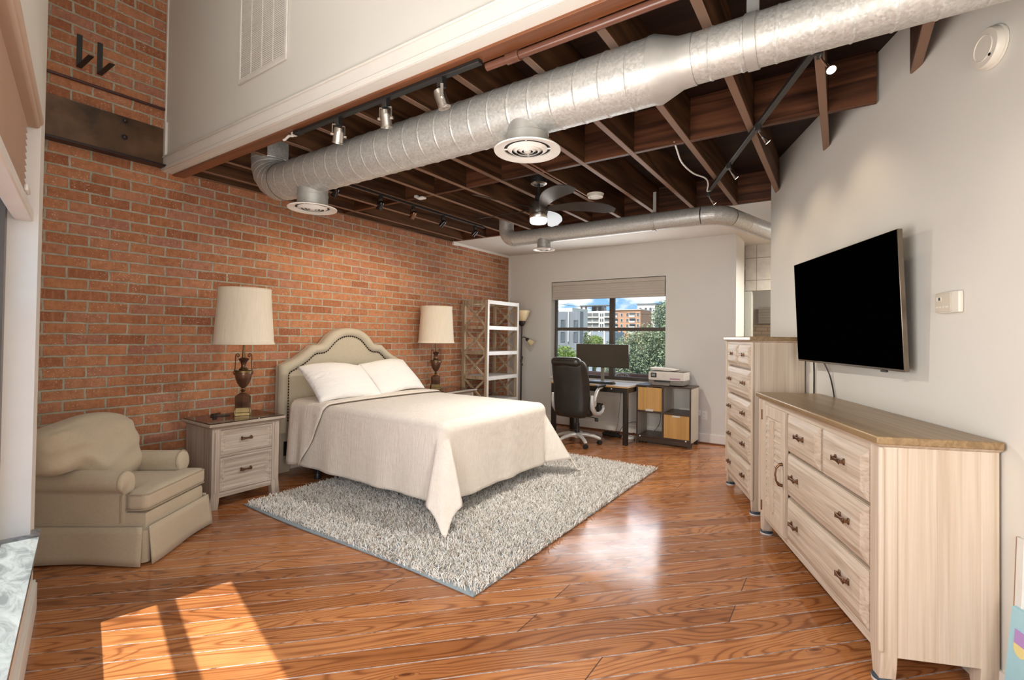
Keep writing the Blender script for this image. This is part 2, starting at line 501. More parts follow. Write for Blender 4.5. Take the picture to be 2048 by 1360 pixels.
tr = k.n('ShaderNodeBsdfTransparent'); tr.inputs[0].default_value = (0.95, 0.97, 0.96, 1)
gl = k.n('ShaderNodeBsdfGlossy'); gl.inputs['Roughness'].default_value = 0.02
ms = k.n('ShaderNodeMixShader'); ms.inputs[0].default_value = 0.05
k.l(tr.outputs[0], ms.inputs[1]); k.l(gl.outputs[0], ms.inputs[2])
k.l(ms.outputs[0], k.t.nodes['Material Output'].inputs[0])
M['glass'] = k.m
k = NT('cellular_blind', 0.85, spec=0.1)
k.col(k.ramp(k.noise(k.co(), 3, 3), [(0.3, (0.53, 0.475, 0.405)), (0.7, (0.56, 0.505, 0.43))]))
M['blind'] = k.m
M['blindpeach'] = plain('tan_blind_cloth', (0.52, 0.39, 0.30), 0.85, var=0.03)
M['plastic'] = plain('cream_plastic', (0.72, 0.67, 0.58), 0.35, var=0.02)
M['plastic2'] = plain('beige_plastic', (0.58, 0.50, 0.40), 0.4, var=0.03)
M['whiteplastic'] = plain('white_plastic', (0.78, 0.76, 0.72), 0.35, var=0.02)
M['lamp_on'] = emis('fan_light_lens', (1.0, 0.96, 0.9), 3.2)
M['bulb_on'] = emis('lit_spot_bulb', (1.0, 0.85, 0.58), 14.0)
M['bulb_warm'] = emis('warm_spot_bulb', (1.0, 0.86, 0.68), 2.4)
M['fanblade'] = plain('dark_glossy_fan_blade', (0.035, 0.027, 0.022), 0.3, var=0.3)
M['fanunder'] = plain('pale_fan_blade_edge', (0.46, 0.40, 0.34), 0.3)
k = NT('stone_tile', 0.4)
tcx = k.n('ShaderNodeTexCoord'); sx = k.n('ShaderNodeSeparateXYZ'); k.l(tcx.outputs['Object'], sx.inputs[0])
cbx = k.n('ShaderNodeCombineXYZ'); k.l(sx.outputs[0], cbx.inputs[0]); k.l(sx.outputs[2], cbx.inputs[1])
b2 = k.n('ShaderNodeTexBrick'); b2.offset = 0.0
b2.inputs['Scale'].default_value = 1.0; b2.inputs['Brick Width'].default_value = 0.32; b2.inputs['Row Height'].default_value = 0.32
b2.inputs['Mortar Size'].default_value = 0.006
mpx = k.n('ShaderNodeMapping'); mpx.inputs['Location'].default_value = (1.005, -2.235, 0); k.l(cbx.outputs[0], mpx.inputs[0]); k.l(mpx.outputs[0], b2.inputs['Vector'])
k.col(k.mix(b2.outputs['Fac'], k.ramp(k.noise(k.co(), 9, 5), [(0.3, (0.50, 0.45, 0.37)), (0.7, (0.62, 0.57, 0.49))]), (0.30, 0.26, 0.2)))
M['tile'] = k.m
k = NT('painted_tan_brick', 0.8)
tcx = k.n('ShaderNodeTexCoord'); sx = k.n('ShaderNodeSeparateXYZ'); k.l(tcx.outputs['Object'], sx.inputs[0])
cbx = k.n('ShaderNodeCombineXYZ'); k.l(sx.outputs[0], cbx.inputs[0]); k.l(sx.outputs[2], cbx.inputs[1])
b2 = k.n('ShaderNodeTexBrick'); b2.inputs['Scale'].default_value = 1.0; b2.inputs['Brick Width'].default_value = 0.2; b2.inputs['Row Height'].default_value = 0.07; b2.inputs['Mortar Size'].default_value = 0.008
b2.inputs['Color1'].default_value = (0.70, 0.56, 0.40, 1); b2.inputs['Color2'].default_value = (0.60, 0.46, 0.31, 1); b2.inputs['Mortar'].default_value = (0.42, 0.36, 0.29, 1)
k.l(cbx.outputs[0], b2.inputs['Vector']); k.col(b2.outputs['Color'])
M['tanbrick'] = k.m
M['sage'] = plain('sage_door_paint', (0.58, 0.58, 0.49), 0.5, var=0.02)
# outdoors
M['townsiding'] = plain('grey_siding', (0.22, 0.235, 0.27), 0.7, var=0.04)
M['apwhite'] = plain('white_stucco', (0.68, 0.66, 0.62), 0.8, var=0.03)
M['apdark'] = plain('balcony_shadow_grey', (0.16, 0.17, 0.18), 0.6)
M['apglass'] = plain('far_window_glass', (0.10, 0.12, 0.14), 0.2)
M['aporange'] = plain('orange_brick_facade', (0.56, 0.30, 0.19), 0.8, var=0.06)
M['bluehouse'] = plain('blue_grey_house', (0.30, 0.345, 0.42), 0.7, var=0.04)
for nm, a, b in (('leaf', (0.045, 0.085, 0.025), (0.17, 0.24, 0.085)), ('leafgrey', (0.11, 0.15, 0.085), (0.33, 0.39, 0.25)), ('leaflime', (0.09, 0.17, 0.03), (0.32, 0.42, 0.10))):
    k = NT('foliage_' + nm, 0.6, spec=0.3)
    gi = k.n('ShaderNodeNewGeometry')
    k.col(k.ramp(gi.outputs['Random Per Island'], [(0.0, a), (1.0, b)]))
    M[nm] = k.m
M['bark'] = plain('bark', (0.13, 0.10, 0.07), 0.9, var=0.3)
M['redbrick'] = plain('dull_red_parapet_brick', (0.30, 0.16, 0.12), 0.85, var=0.15)
M['patiowhite'] = plain('white_metal_chair_paint', (0.75, 0.72, 0.70), 0.4)
M['ground'] = plain('outdoor_ground', (0.20, 0.21, 0.15), 0.9, var=0.2, scale=0.3)
M['pastelblue'] = plain('pastel_blue_print', (0.36, 0.62, 0.72), 0.5)
M['pastelpink'] = plain('pastel_pink_print', (0.72, 0.30, 0.46), 0.5)
M['pastelyellow'] = plain('pastel_yellow_print', (0.78, 0.68, 0.30), 0.5)
M['pastelwhite'] = plain('pastel_white_print', (0.82, 0.80, 0.76), 0.5)
M['pastellilac'] = plain('pastel_lilac_print', (0.44, 0.27, 0.60), 0.5)
M['paleboard'] = plain('pale_grey_board', (0.70, 0.69, 0.66), 0.5)
M['kraft'] = plain('brown_board_edge', (0.30, 0.16, 0.09), 0.7)
M['navy'] = plain('dark_blue_glide', (0.03, 0.045, 0.065), 0.5)
M['felt'] = plain('white_glide_base', (0.6, 0.6, 0.6), 0.6)
# ---------------------------------------------------------------- mesh helpers
def nb():
    return bmesh.new()


def quadface(bm, vs):
    try:
        return bm.faces.new(vs)
    except ValueError:
        return None


def box(bm, x0, x1, y0, y1, z0, z1, mat=None):
    v = [bm.verts.new(p) for p in ((x0, y0, z0), (x1, y0, z0), (x1, y1, z0), (x0, y1, z0), (x0, y0, z1), (x1, y0, z1), (x1, y1, z1), (x0, y1, z1))]
    for f in ((0, 3, 2, 1), (4, 5, 6, 7), (0, 1, 5, 4), (1, 2, 6, 5), (2, 3, 7, 6), (3, 0, 4, 7)):
        bm.faces.new([v[i] for i in f])
    if mat is not None:
        for q in v:
            q.co = mat @ q.co
    return v


def cbox(bm, c, s, mat=None):
    return box(bm, c[0] - s[0] / 2, c[0] + s[0] / 2, c[1] - s[1] / 2, c[1] + s[1] / 2, c[2] - s[2] / 2, c[2] + s[2] / 2, mat)


def bar(bm, p, q, w, h, upv=(0, 0, 1)):
    """rectangular bar from p to q, w across, h along upv"""
    p, q = Vector(p), Vector(q)
    d = (q - p)
    L = d.length
    d.normalize()
    u = Vector(upv)
    s = d.cross(u)
    if s.length < 1e-5:
        s = d.cross(Vector((1, 0, 0)))
    s.normalize()
    u = s.cross(d)
    vs = []
    for e in (p, q):
        for a, b in ((-1, -1), (1, -1), (1, 1), (-1, 1)):
            vs.append(bm.verts.new(e + s * (a * w / 2) + u * (b * h / 2)))
    for f in ((0, 1, 2, 3), (7, 6, 5, 4), (0, 4, 5, 1), (1, 5, 6, 2), (2, 6, 7, 3), (3, 7, 4, 0)):
        bm.faces.new([vs[i] for i in f])
    return vs


def frames(pts):
    pts = [Vector(p) for p in pts]
    T = []
    for i in range(len(pts)):
        a = pts[max(0, i - 1)]
        b = pts[min(len(pts) - 1, i + 1)]
        T.append((b - a).normalized())
    u = Vector((0, 0, 1))
    if abs(T[0].dot(u)) > 0.95:
        u = Vector((1, 0, 0))
    out = []
    for t in T:
        u = (u - t * u.dot(t))
        u.normalize()
        out.append((t, u.copy(), t.cross(u)))
    return pts, out


def tube(bm, pts, r, n=10, caps=True):
    pts, fr = frames(pts)
    rs = r if isinstance(r, (list, tuple)) else [r] * len(pts)
    rings = []
    for p, (t, u, v), rr in zip(pts, fr, rs):
        rings.append([bm.verts.new(p + (u * math.cos(2 * PI * i / n) + v * math.sin(2 * PI * i / n)) * rr) for i in range(n)])
    for a, b in zip(rings, rings[1:]):
        for i in range(n):
            bm.faces.new((a[i], a[(i + 1) % n], b[(i + 1) % n], b[i]))
    if caps:
        bm.faces.new(list(reversed(rings[0])))
        bm.faces.new(rings[-1])


def cyl(bm, p, q, r, r2=None, n=20, caps=True):
    tube(bm, [p, q], [r, r if r2 is None else r2], n, caps)


def lathe(bm, prof, c=(0, 0, 0), n=32, cap0=True, cap1=True, rx=1.0, ry=1.0):
    rings = []
    for r, z in prof:
        rings.append([bm.verts.new((c[0] + r * rx * math.cos(2 * PI * i / n), c[1] + r * ry * math.sin(2 * PI * i / n), c[2] + z)) for i in range(n)])
    for a, b in zip(rings, rings[1:]):
        for i in range(n):
            bm.faces.new((a[i], a[(i + 1) % n], b[(i + 1) % n], b[i]))
    if cap0:
        bm.faces.new(list(reversed(rings[0])))
    if cap1:
        bm.faces.new(rings[-1])


def prism(bm, poly, axis, a, b):
    """extrude a 2D polygon (list of pairs) along an axis between a and b"""
    def mk(p, t):
        return {'x': (t, p[0], p[1]), 'y': (p[0], t, p[1]), 'z': (p[0], p[1], t)}[axis]
    A = [bm.verts.new(mk(p, a)) for p in poly]
    B = [bm.verts.new(mk(p, b)) for p in poly]
    n = len(poly)
    bm.faces.new(A)
    bm.faces.new(list(reversed(B)))
    for i in range(n):
        bm.faces.new((A[i], B[i], B[(i + 1) % n], A[(i + 1) % n]))


def ringprism(bm, outer, inner, axis, a, b):
    def mk(p, t):
        return {'x': (t, p[0], p[1]), 'y': (p[0], t, p[1]), 'z': (p[0], p[1], t)}[axis]
    n = len(outer)
    oa = [bm.verts.new(mk(p, a)) for p in outer]
    ob = [bm.verts.new(mk(p, b)) for p in outer]
    ia = [bm.verts.new(mk(p, a)) for p in inner]
    ib = [bm.verts.new(mk(p, b)) for p in inner]
    for i in range(n):
        j = (i + 1) % n
        bm.faces.new((oa[i], oa[j], ia[j], ia[i]))
        bm.faces.new((ob[j], ob[i], ib[i], ib[j]))
        bm.faces.new((oa[j], oa[i], ob[i], ob[j]))
        bm.faces.new((ia[i], ia[j], ib[j], ib[i]))


def grid(bm, fn, nu, nv):
    vs = [[bm.verts.new(fn(i / nu, j / nv)) for j in range(nv + 1)] for i in range(nu + 1)]
    for i in range(nu):
        for j in range(nv):
            bm.faces.new((vs[i][j], vs[i + 1][j], vs[i + 1][j + 1], vs[i][j + 1]))
    return vs


def softbox(bm, c, s, r, puff=(0, 0, 0), n=10, mat=None, warp=None):
    """rounded, slightly inflated box: upholstery"""
    t = bmesh.new()
    bmesh.ops.create_cube(t, size=2.0)
    bmesh.ops.subdivide_edges(t, edges=t.edges[:], cuts=n, use_grid_fill=True)
    h = [x / 2 for x in s]
    mp = {}
    for v in t.verts:
        a = v.co.copy()
        p = Vector((a.x * h[0], a.y * h[1], a.z * h[2]))
        q = Vector([max(-(h[i] - r), min(h[i] - r, p[i])) for i in range(3)])
        d = p - q
        if d.length > 1e-9:
            d = d.normalized() * r
        p = q + d
        for i in range(3):
            j, k2 = (i + 1) % 3, (i + 2) % 3
            w = (1 - min(1, abs(a[j])) ** 2.2) * (1 - min(1, abs(a[k2])) ** 2.2)
            p[i] += puff[i] * w * a[i]
        p = p + Vector(c)
        if warp:
            p = Vector(warp(p, a))
        if mat is not None:
            p = mat @ p
        mp[v] = bm.verts.new(p)
    for f in t.faces:
        bm.faces.new([mp[v] for v in f.verts])
    t.free()


def smooth_pts(pts, n=6):
    ps = [Vector(p) for p in pts]
    out = []
    for i in range(len(ps) - 1):
        a, b, c, d = ps[max(0, i - 1)], ps[i], ps[i + 1], ps[min(len(ps) - 1, i + 2)]
        for q in range(n):
            t_ = q / n
            out.append(0.5 * ((2 * b) + (c - a) * t_ + (2 * a - 5 * b + 4 * c - d) * t_ ** 2 + (3 * b - a - 3 * c + d) * t_ ** 3))
    out.append(ps[-1])
    return out


def recalc(bm):
    bmesh.ops.recalc_face_normals(bm, faces=bm.faces[:])


def obj(name, bm, mat, parent=None, bevel=0.0, seg=2, sub=0, angle=38, loc=None, rz=0.0, smooth=True):
    recalc(bm)
    me = bpy.data.meshes.new(name)
    bm.to_mesh(me)
    bm.free()
    o = bpy.data.objects.new(name, me)
    C.objects.link(o)
    me.materials.append(M[mat] if isinstance(mat, str) else mat)
    if smooth:
        me.shade_smooth()
        me.set_sharp_from_angle(angle=R(angle))
    if bevel:
        b = o.modifiers.new('bevel', 'BEVEL')
        b.width = bevel
        b.segments = seg
        b.limit_method = 'ANGLE'
        b.angle_limit = R(30)
        b.use_clamp_overlap = True
    if sub:
        sbm = o.modifiers.new('sub', 'SUBSURF')
        sbm.levels = sub
        sbm.render_levels = sub
    if parent is not None:
        o.parent = parent
    if loc is not None:
        o.location = loc
    if rz:
        o.rotation_euler = (0, 0, rz)
    return o


def tag(o, label, cat, group=None):
    o['label'] = label
    o['category'] = cat
    if group:
        o['group'] = group
    return o


def thing(name, label, cat, loc=(0, 0, 0), rz=0.0, group=None):
    o = bpy.data.objects.new(name, None)
    o.empty_display_size = 0.1
    C.objects.link(o)
    o.location = loc
    o.rotation_euler = (0, 0, rz)
    return tag(o, label, cat, group)


def struct(name, bm, mat, parent=None, **k):
    o = obj(name, bm, mat, parent, **k)
    if parent is None:
        o['kind'] = 'structure'
    return o


def dup(o, loc=None, rz=None, label=None, parent=None):
    c = o.copy()
    C.objects.link(c)
    if parent is not None:
        c.parent = parent
    if loc is not None:
        c.location = loc
    if rz is not None:
        c.rotation_euler = (0, 0, rz)
    if label:
        c['label'] = label
    for ch in list(o.children):
        dup(ch, parent=c)
    return c


def ordinal(i):
    return ['first', 'second', 'third', 'fourth', 'fifth', 'sixth', 'seventh', 'eighth', 'ninth', 'tenth', 'eleventh', 'twelfth', 'thirteenth', 'fourteenth'][i]


# ---------------------------------------------------------------- room shell
XB, YB, YH = -4.673, 6.77, 1.69          # brick wall face, back wall face, loft wall face
ZJ, ZD, ZT = 2.744, 3.04, 4.9            # joist undersides, roof deck, loft ceiling
TWA = math.atan(0.4176)                  # television wall: x = 1.615 - 0.4176 y


def tw(y):
    return 1.615 - 0.4176 * y


bm = nb(); box(bm, -5.0, 3.2, -1.2, 10.6, -0.12, 0.0); struct('floor', bm, 'floor', smooth=False)
bm = nb(); box(bm, XB - 0.15, XB, -0.1, YB + 0.1, 0.0, ZT + 0.1); struct('wall_left', bm, 'brick', smooth=False)
# back wall with the window opening, ending at the hallway
WX0, WX1, WZ0, WZ1 = -3.845, -2.02, 0.755, 2.258
XE = -1.12
bm = nb()
box(bm, XB - 0.15, WX0, YB, YB + 0.2, 0, 2.9)
box(bm, WX1, XE, YB, YB + 0.2, 0, 2.9)
box(bm, WX0, WX1, YB, YB + 0.2, 0, WZ0)
box(bm, WX0, WX1, YB, YB + 0.2, WZ1, 2.9)
box(bm, XE - 0.12, XE, YB + 0.2, 7.4, 0, 2.9)
struct('wall_back', bm, 'wall', smooth=False)
# television wall
bm = nb()
y0, y1 = -0.15, 5.2
nx, ny = math.cos(TWA), math.sin(TWA)
th = 0.14
poly = [(tw(y0), y0), (tw(y1), y1), (tw(y1) + th * nx, y1 + th * ny), (tw(y0) + th * nx, y0 + th * ny)]
prism(bm, poly, 'z', 0, ZD)
poly = [(tw(y0), y0), (tw(1.8), 1.8), (tw(1.8) + th * nx, 1.8 + th * ny), (tw(y0) + th * nx, y0 + th * ny)]
prism(bm, poly, 'z', ZD, ZT)
struct('wall_right', bm, 'wall', smooth=False)
# loft wall above the bedroom opening
bm = nb(); box(bm, XB, tw(YH) + 0.1, YH, YH + 0.06, 2.713, ZT); struct('wall_upper', bm, 'wall', smooth=False)
# window wall behind the camera: pier, sill wall, lintel, other pier
W0, W1 = -3.06, -0.5                      # opening, by distance along the wall
WE = -3.36                                # its far end
WDEP = 0.30


def wbox(bm, d0, d1, n0, n1, z0, z1):
    P = [wp(d0, n0, 0), wp(d1, n0, 0), wp(d1, n1, 0), wp(d0, n1, 0)]
    prism(bm, [(p.x, p.y) for p in P], 'z', z0, z1)


bm = nb()
wbox(bm, WE, W0, -WDEP, 0, 0, ZT)
wbox(bm, W1, 1.75, -WDEP, 0, 0, ZT)
wbox(bm, W0, W1, -WDEP, 0, 0, 0.44)
wbox(bm, W0, W1, -0.17, 0, 2.36, 2.9); wbox(bm, W0, W1, -WDEP, -0.17, 2.72, 2.9)
wbox(bm, W0, W1, -WDEP, 0, 4.6, ZT)
struct('wall_front', bm, 'wall', smooth=False)
bm = nb()
e0 = wp(WE, -WDEP, 0)
prism(bm, [(e0.x, e0.y), (XB - 0.1, e0.y - 0.05), (XB - 0.1, e0.y - 0.2), (e0.x, e0.y - 0.2)], 'z', 0, ZT)
struct('wall_recess', bm, 'wall', smooth=False)
# unseen loft window, added for the light; opaque blind, the loft lamp is fill
bm = nb(); wbox(bm, W0, W1, -0.10, -0.07, 2.9, 4.6); struct('added_loft_window', bm, 'blind', smooth=False)
# ceilings
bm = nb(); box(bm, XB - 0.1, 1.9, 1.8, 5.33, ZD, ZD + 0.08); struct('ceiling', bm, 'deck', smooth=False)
bm = nb(); box(bm, XB - 0.1, 3.2, 5.332, 10.6, ZJ, ZJ + 0.12); struct('ceiling_back', bm, 'wall', smooth=False)
bm = nb(); P_ = [wp(WE, -WDEP, 0), wp(2.2, -WDEP, 0)]; prism(bm, [(-4.9, 0.1), (P_[0].x, 0.1), (P_[0].x, P_[0].y), (P_[1].x, P_[1].y), (P_[1].x, YH + 0.12), (-4.9, YH + 0.12)], 'z', ZT, ZT + 0.1); struct('ceiling_loft', bm, 'wall', smooth=False)
# hallway beyond: tiled wall with a doorway, room behind it
bm = nb()
box(bm, -1.15, -1.062, 7.7, 7.8, 2.086, ZJ)
box(bm, -1.062, 0.9, 7.7, 7.8, 2.086, ZJ)
box(bm, -0.45, 0.9, 7.7, 7.8, 0, 2.086)
struct('wall_hall', bm, 'tile', smooth=False)
bm = nb()
box(bm, -1.155, -1.062, 7.66, 7.82, 0, 2.075)
struct('trim_5', bm, 'sage', bevel=0.004)
bm = nb()
box(bm, -2.2, 1.6, 9.9, 10.0, 1.65, ZJ)
box(bm, 1.5, 1.6, 5.4, 9.9, 0, ZJ)
box(bm, -2.2, -2.1, 7.4, 9.9, 0, ZJ)
struct('wall_far', bm, 'wall', smooth=False)
bm = nb(); box(bm, -2.2, 1.6, 9.86, 9.96, 0, 1.65); struct('wall_far_brick', bm, 'tanbrick', smooth=False)
bm = nb()
for i in range(6):
    box(bm, -1.25, -0.2, 9.84, 9.86, 1.68 + i * 0.05, 1.727 + i * 0.05)
struct('window_4', bm, 'blind', smooth=False)
tb = nb(); tube(tb, [(-2.0, 8.8, 2.42), (0.9, 8.8, 2.42)], 0.12, 20)
tag(obj('air_duct', tb, 'galv'), 'short stretch of metal duct glimpsed through the far doorway', 'air duct')

# trims and baseboards
bm = nb()
box(bm, XB + 0.001, tw(YH) + 0.05, YH - 0.018, YH, 2.713, 2.835)
box(bm, XB + 0.001, tw(YH) + 0.05, YH - 0.026, YH - 0.018, 2.713, 2.745)
box(bm, XB + 0.001, tw(YH) + 0.05, YH - 0.026, YH - 0.018, 2.822, 2.835)
box(bm, XB + 0.001, XB + 0.055, YH - 0.020, YH, 2.835, 3.12)
box(bm, XB + 0.001, XB + 0.03, YH - 0.012, YH, 3.12, ZT)
struct('trim_1', bm, 'trim', bevel=0.004)
bm = nb(); box(bm, XB, tw(YH) + 0.09, YH + 0.06, YH + 0.145, 2.700, 2.95); struct('trim_2', bm, 'rim', bevel=0.003)
bm = nb(); box(bm, XB, XB + 0.02, 5.33, YB, ZJ - 0.035, ZJ); box(bm, XB, XB + 0.035, 5.30, 5.42, ZJ - 0.045, ZJ + 0.01)
struct('trim_3', bm, 'trim', bevel=0.003)
bm = nb(); box(bm, XB, XB + 0.025, YB - 0.02, YB, 0.0, ZJ - 0.02); struct('trim_4', bm, 'trim')
bm = nb(); box(bm, XB + 0.03, XE, YB - 0.016, YB, 0.012, 0.13); struct('baseboard_back', bm, 'trim', bevel=0.003)
bm = nb(); box(bm, XB + 0.02, XE, YB - 0.028, YB, 0.0, 0.02); struct('baseboard_back_shoe', bm, 'rim', bevel=0.004)
bm = nb(); box(bm, XB, XB + 0.015, 0.6, YB - 0.02, 0, 0.11); struct('baseboard_left', bm, 'trim', bevel=0.003)
bm = nb()
poly = [(tw(y0 + .3) - 0.0145, y0 + .3), (tw(y1) - 0.0145, y1), (tw(y1), y1), (tw(y0 + .3), y0 + .3)]
prism(bm, poly, 'z', 0, 0.12)
struct('baseboard_right', bm, 'trim')
bm = nb(); wbox(bm, WE - 0.015, W1 + 1.6, -0.002, 0.016, 0, 0.13); wbox(bm, WE - 0.015, W1 + 1.6, -0.002, 0.010, 0.13, 0.145)
struct('baseboard_front', bm, 'trimwhite', bevel=0.003)
# jamb lining and outer casing of the near window
bm = nb()
wbox(bm, W0 - 0.012, W0 + 0.0015, -0.166, 0.003, 0.466, 2.36)
struct('trim_6', bm, 'trimwhite')
# marble sill
bm = nb(); P_ = [wp(d_, n_, 0) for d_, n_ in ((W0 - 0.07, 0.034), (W0 - 0.07, 0.001), (W0 + 0.001, 0.001), (W0 + 0.001, -0.096), (W1 - 0.001, -0.096), (W1 - 0.001, 0.001), (W1 + 0.07, 0.001), (W1 + 0.07, 0.034))]; prism(bm, [(p.x, p.y) for p in P_], 'z', 0.441, 0.466)
tag(obj('window_sill', bm, 'marble'), 'grey veined marble sill under the tall window at the left edge', 'window sill')
# near window: frame, panes
win = thing('window_1', 'tall dark framed window at the left edge of the room', 'window')
win['kind'] = 'structure'
bm = nb()
wbox(bm, W0, W0 + 0.07, -0.166, -0.096, 0.441, 2.36)
wbox(bm, W1 - 0.07, W1, -0.166, -0.096, 0.441, 2.36)
wbox(bm, W0 + 0.07, W1 - 0.07, -0.166, -0.096, 0.441, 0.50)
wbox(bm, W0 + 0.07, W1 - 0.07, -0.166, -0.096, 2.31, 2.36)
obj('window_frame', bm, 'frame', win)
bm = nb(); wbox(bm, W0 + 0.07, W1 - 0.07, -0.160, -0.102, 1.335, 1.385); obj('meeting_rail', bm, 'frame', win)
bm = nb(); wbox(bm, W0 + 0.05, W1 - 0.05, -0.134, -0.130, 0.49, 1.35); obj('pane', bm, 'glass', win)
bm = nb(); wbox(bm, W0 + 0.05, W1 - 0.05, -0.134, -0.130, 1.37, 2.32); obj('pane', bm, 'glass', win)
# its blind: head rail, pleats, bottom rail
bl = thing('cellular_blind', 'raised pleated tan blind with white bottom rail on the near left window', 'blind', wp(W0 + 0.02, -0.05, 2.3))
def wl(o):
    o.matrix_parent_inverse = Matrix.Translation(-Vector(o.parent.location))
    return o
bm = nb(); wbox(bm, W0 + 0.015, W1 - 0.02, -0.07, 0.002, 2.285, 2.355); wbox(bm, W0 + 0.015, W1 - 0.02, -0.055, 0.012, 2.30, 2.34)
wl(obj('head_rail', bm, 'blindpeach', bl, bevel=0.012, seg=3))
bm = nb()
NP = 13
prev = None
for i in range(NP * 2 + 1):
    z = 1.91 + (2.285 - 1.91) * i / (NP * 2)
    n = -0.058 if i % 2 else -0.038
    cur = [bm.verts.new(wp(W0 + 0.03, n, z)), bm.verts.new(wp(W1 - 0.03, n, z)), bm.verts.new(wp(W1 - 0.03, -0.10 - n, z)), bm.verts.new(wp(W0 + 0.03, -0.10 - n, z))]
    if prev:
        for a in range(4):
            bm.faces.new((prev[a], prev[(a + 1) % 4], cur[(a + 1) % 4], cur[a]))
    prev = cur
wl(obj('pleated_cloth', bm, 'blindpeach', bl, smooth=False))
bm = nb(); wbox(bm, W0 + 0.02, W1 - 0.02, -0.075, -0.012, 1.865, 1.912); wl(obj('bottom_rail', bm, 'trimwhite', bl, bevel=0.006))
bm = nb(); wbox(bm, W0 + 0.40, W0 + 0.50, -0.012, 0.0, 1.905, 1.93); wl(obj('lift_tab', bm, 'whiteplastic', bl, bevel=0.006))

# back window
win = thing('window_2', 'dark framed four-pane window in the back wall behind the desk', 'window')
win['kind'] = 'structure'
FY0, FY1 = YB + 0.125, YB + 0.175
bm = nb()
box(bm, WX0, WX0 + 0.035, FY0, FY1, WZ0, WZ1)
box(bm, WX1 - 0.02, WX1, FY0, FY1, WZ0, WZ1)
box(bm, WX0, WX1, FY0, FY1, WZ0, WZ0 + 0.05)
box(bm, WX0, WX1, FY0, FY1, WZ1 - 0.05, WZ1)
obj('window_frame', bm, 'frame', win, bevel=0.003)
bm = nb(); box(bm, -2.90, -2.83, FY0 - 0.01, FY1 + 0.01, WZ0, WZ1); obj('mullion', bm, 'frame', win, bevel=0.003)
for a, b in ((WX0 + 0.035, -2.90), (-2.83, WX1 - 0.02)):
    bm = nb(); box(bm, a, b, FY0, FY1, 1.487, 1.537); obj('meeting_rail', bm, 'frame', win, bevel=0.003)
    for z0, z1 in ((WZ0 + 0.05, 1.487), (1.537, WZ1 - 0.05)):
        bm = nb(); box(bm, a, b, YB + 0.148, YB + 0.152, z0, z1); obj('pane', bm, 'glass', win)
bm = nb(); box(bm, WX0 - 0.0, WX1, YB - 0.025, YB + 0.125, WZ0 - 0.03, WZ0 + 0.002)
tag(obj('window_sill', bm, 'trimwhite', bevel=0.004), 'white painted sill of the back window behind the desk', 'window sill')
bl = thing('cellular_blind', 'raised pleated taupe blind at the top of the back window', 'blind', (-2.93, YB + 0.04, 2.25))
bm = nb(); box(bm, -0.905, 0.900, -0.035, 0.035, -0.055, 0.0); obj('head_rail', bm, 'blind', bl, bevel=0.008)
bm = nb()
prev = None
for i in range(11):
    z = -0.055 - 0.19 * i / 10
    n = 0.031 if i % 2 else 0.022
    cur = [bm.verts.new(p) for p in ((-0.895, -n, z), (0.893, -n, z), (0.893, n, z), (-0.895, n, z))]
    if prev:
        for a in range(4):
            bm.faces.new((prev[a], prev[(a + 1) % 4], cur[(a + 1) % 4], cur[a]))
    prev = cur
obj('pleated_cloth', bm, 'blind', bl, smooth=False)
bm = nb(); box(bm, -0.9, 0.898, -0.03, 0.03, -0.275, -0.245); obj('bottom_rail', bm, 'blind', bl, bevel=0.005)

# ---------------------------------------------------------------- joists and blocking
JX = [-0.09 - 0.398 * k for k in range(-1, 12)]     # from the right to the brick wall
JW = 0.042
JX = sorted(JX)                                      # brick side first
JX = [x for x in JX if x > XB + 0.05]
for i, x in enumerate(JX):
    yend = 5.33
    yw = (1.615 - x) / 0.4176
    if yw < 5.33 and x > -0.62:
        yend = yw + 0.03
    bm = nb()
    box(bm, -JW / 2, JW / 2, 0, yend - 1.84, 0, ZD - ZJ)
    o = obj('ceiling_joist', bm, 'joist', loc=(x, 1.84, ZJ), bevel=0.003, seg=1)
    tag(o, 'dark stained wooden ceiling joist, %s counting from the brick wall' % ordinal(i), 'ceiling joist', 'ceiling joists')
for i, (a, b) in enumerate(zip([XB] + JX, JX + [0.19])):
    if b - a < 0.12:
        continue
    if i == len(JX):
        continue
    a2 = a + (JW / 2 if i else 0.0)
    b2 = b - JW / 2
    if i == len(JX) - 1:
        b2 = 0.165
    bm = nb()
    box(bm, 0, b2 - a2, -0.02, 0.02, 0, ZD - ZJ)
    o = obj('joist_blocking', bm, 'blocking', loc=(a2, 3.44, ZJ), bevel=0.003, seg=1)
    where = ('against the brick wall' if i == 0 else 'running into the television wall' if i == len(JX) - 1 else 'between the %s and %s joists from the brick wall' % (ordinal(i - 1), ordinal(i)))
    tag(o, 'short dark wooden blocking board ' + where, 'blocking board', 'blocking boards between the joists')
# stained edge board along the brick wall and end board at the back
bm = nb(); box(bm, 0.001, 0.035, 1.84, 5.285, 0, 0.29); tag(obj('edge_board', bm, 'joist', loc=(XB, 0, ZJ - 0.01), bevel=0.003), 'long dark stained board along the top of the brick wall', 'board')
bm = nb(); box(bm, XB + 0.04, 1.8, -0.04, 0, 0.002, ZD - ZJ - 0.002); tag(obj('edge_board', bm, 'blocking', loc=(0, 5.33, ZJ), bevel=0.003), 'dark stained board closing the joists above the back ceiling', 'board')

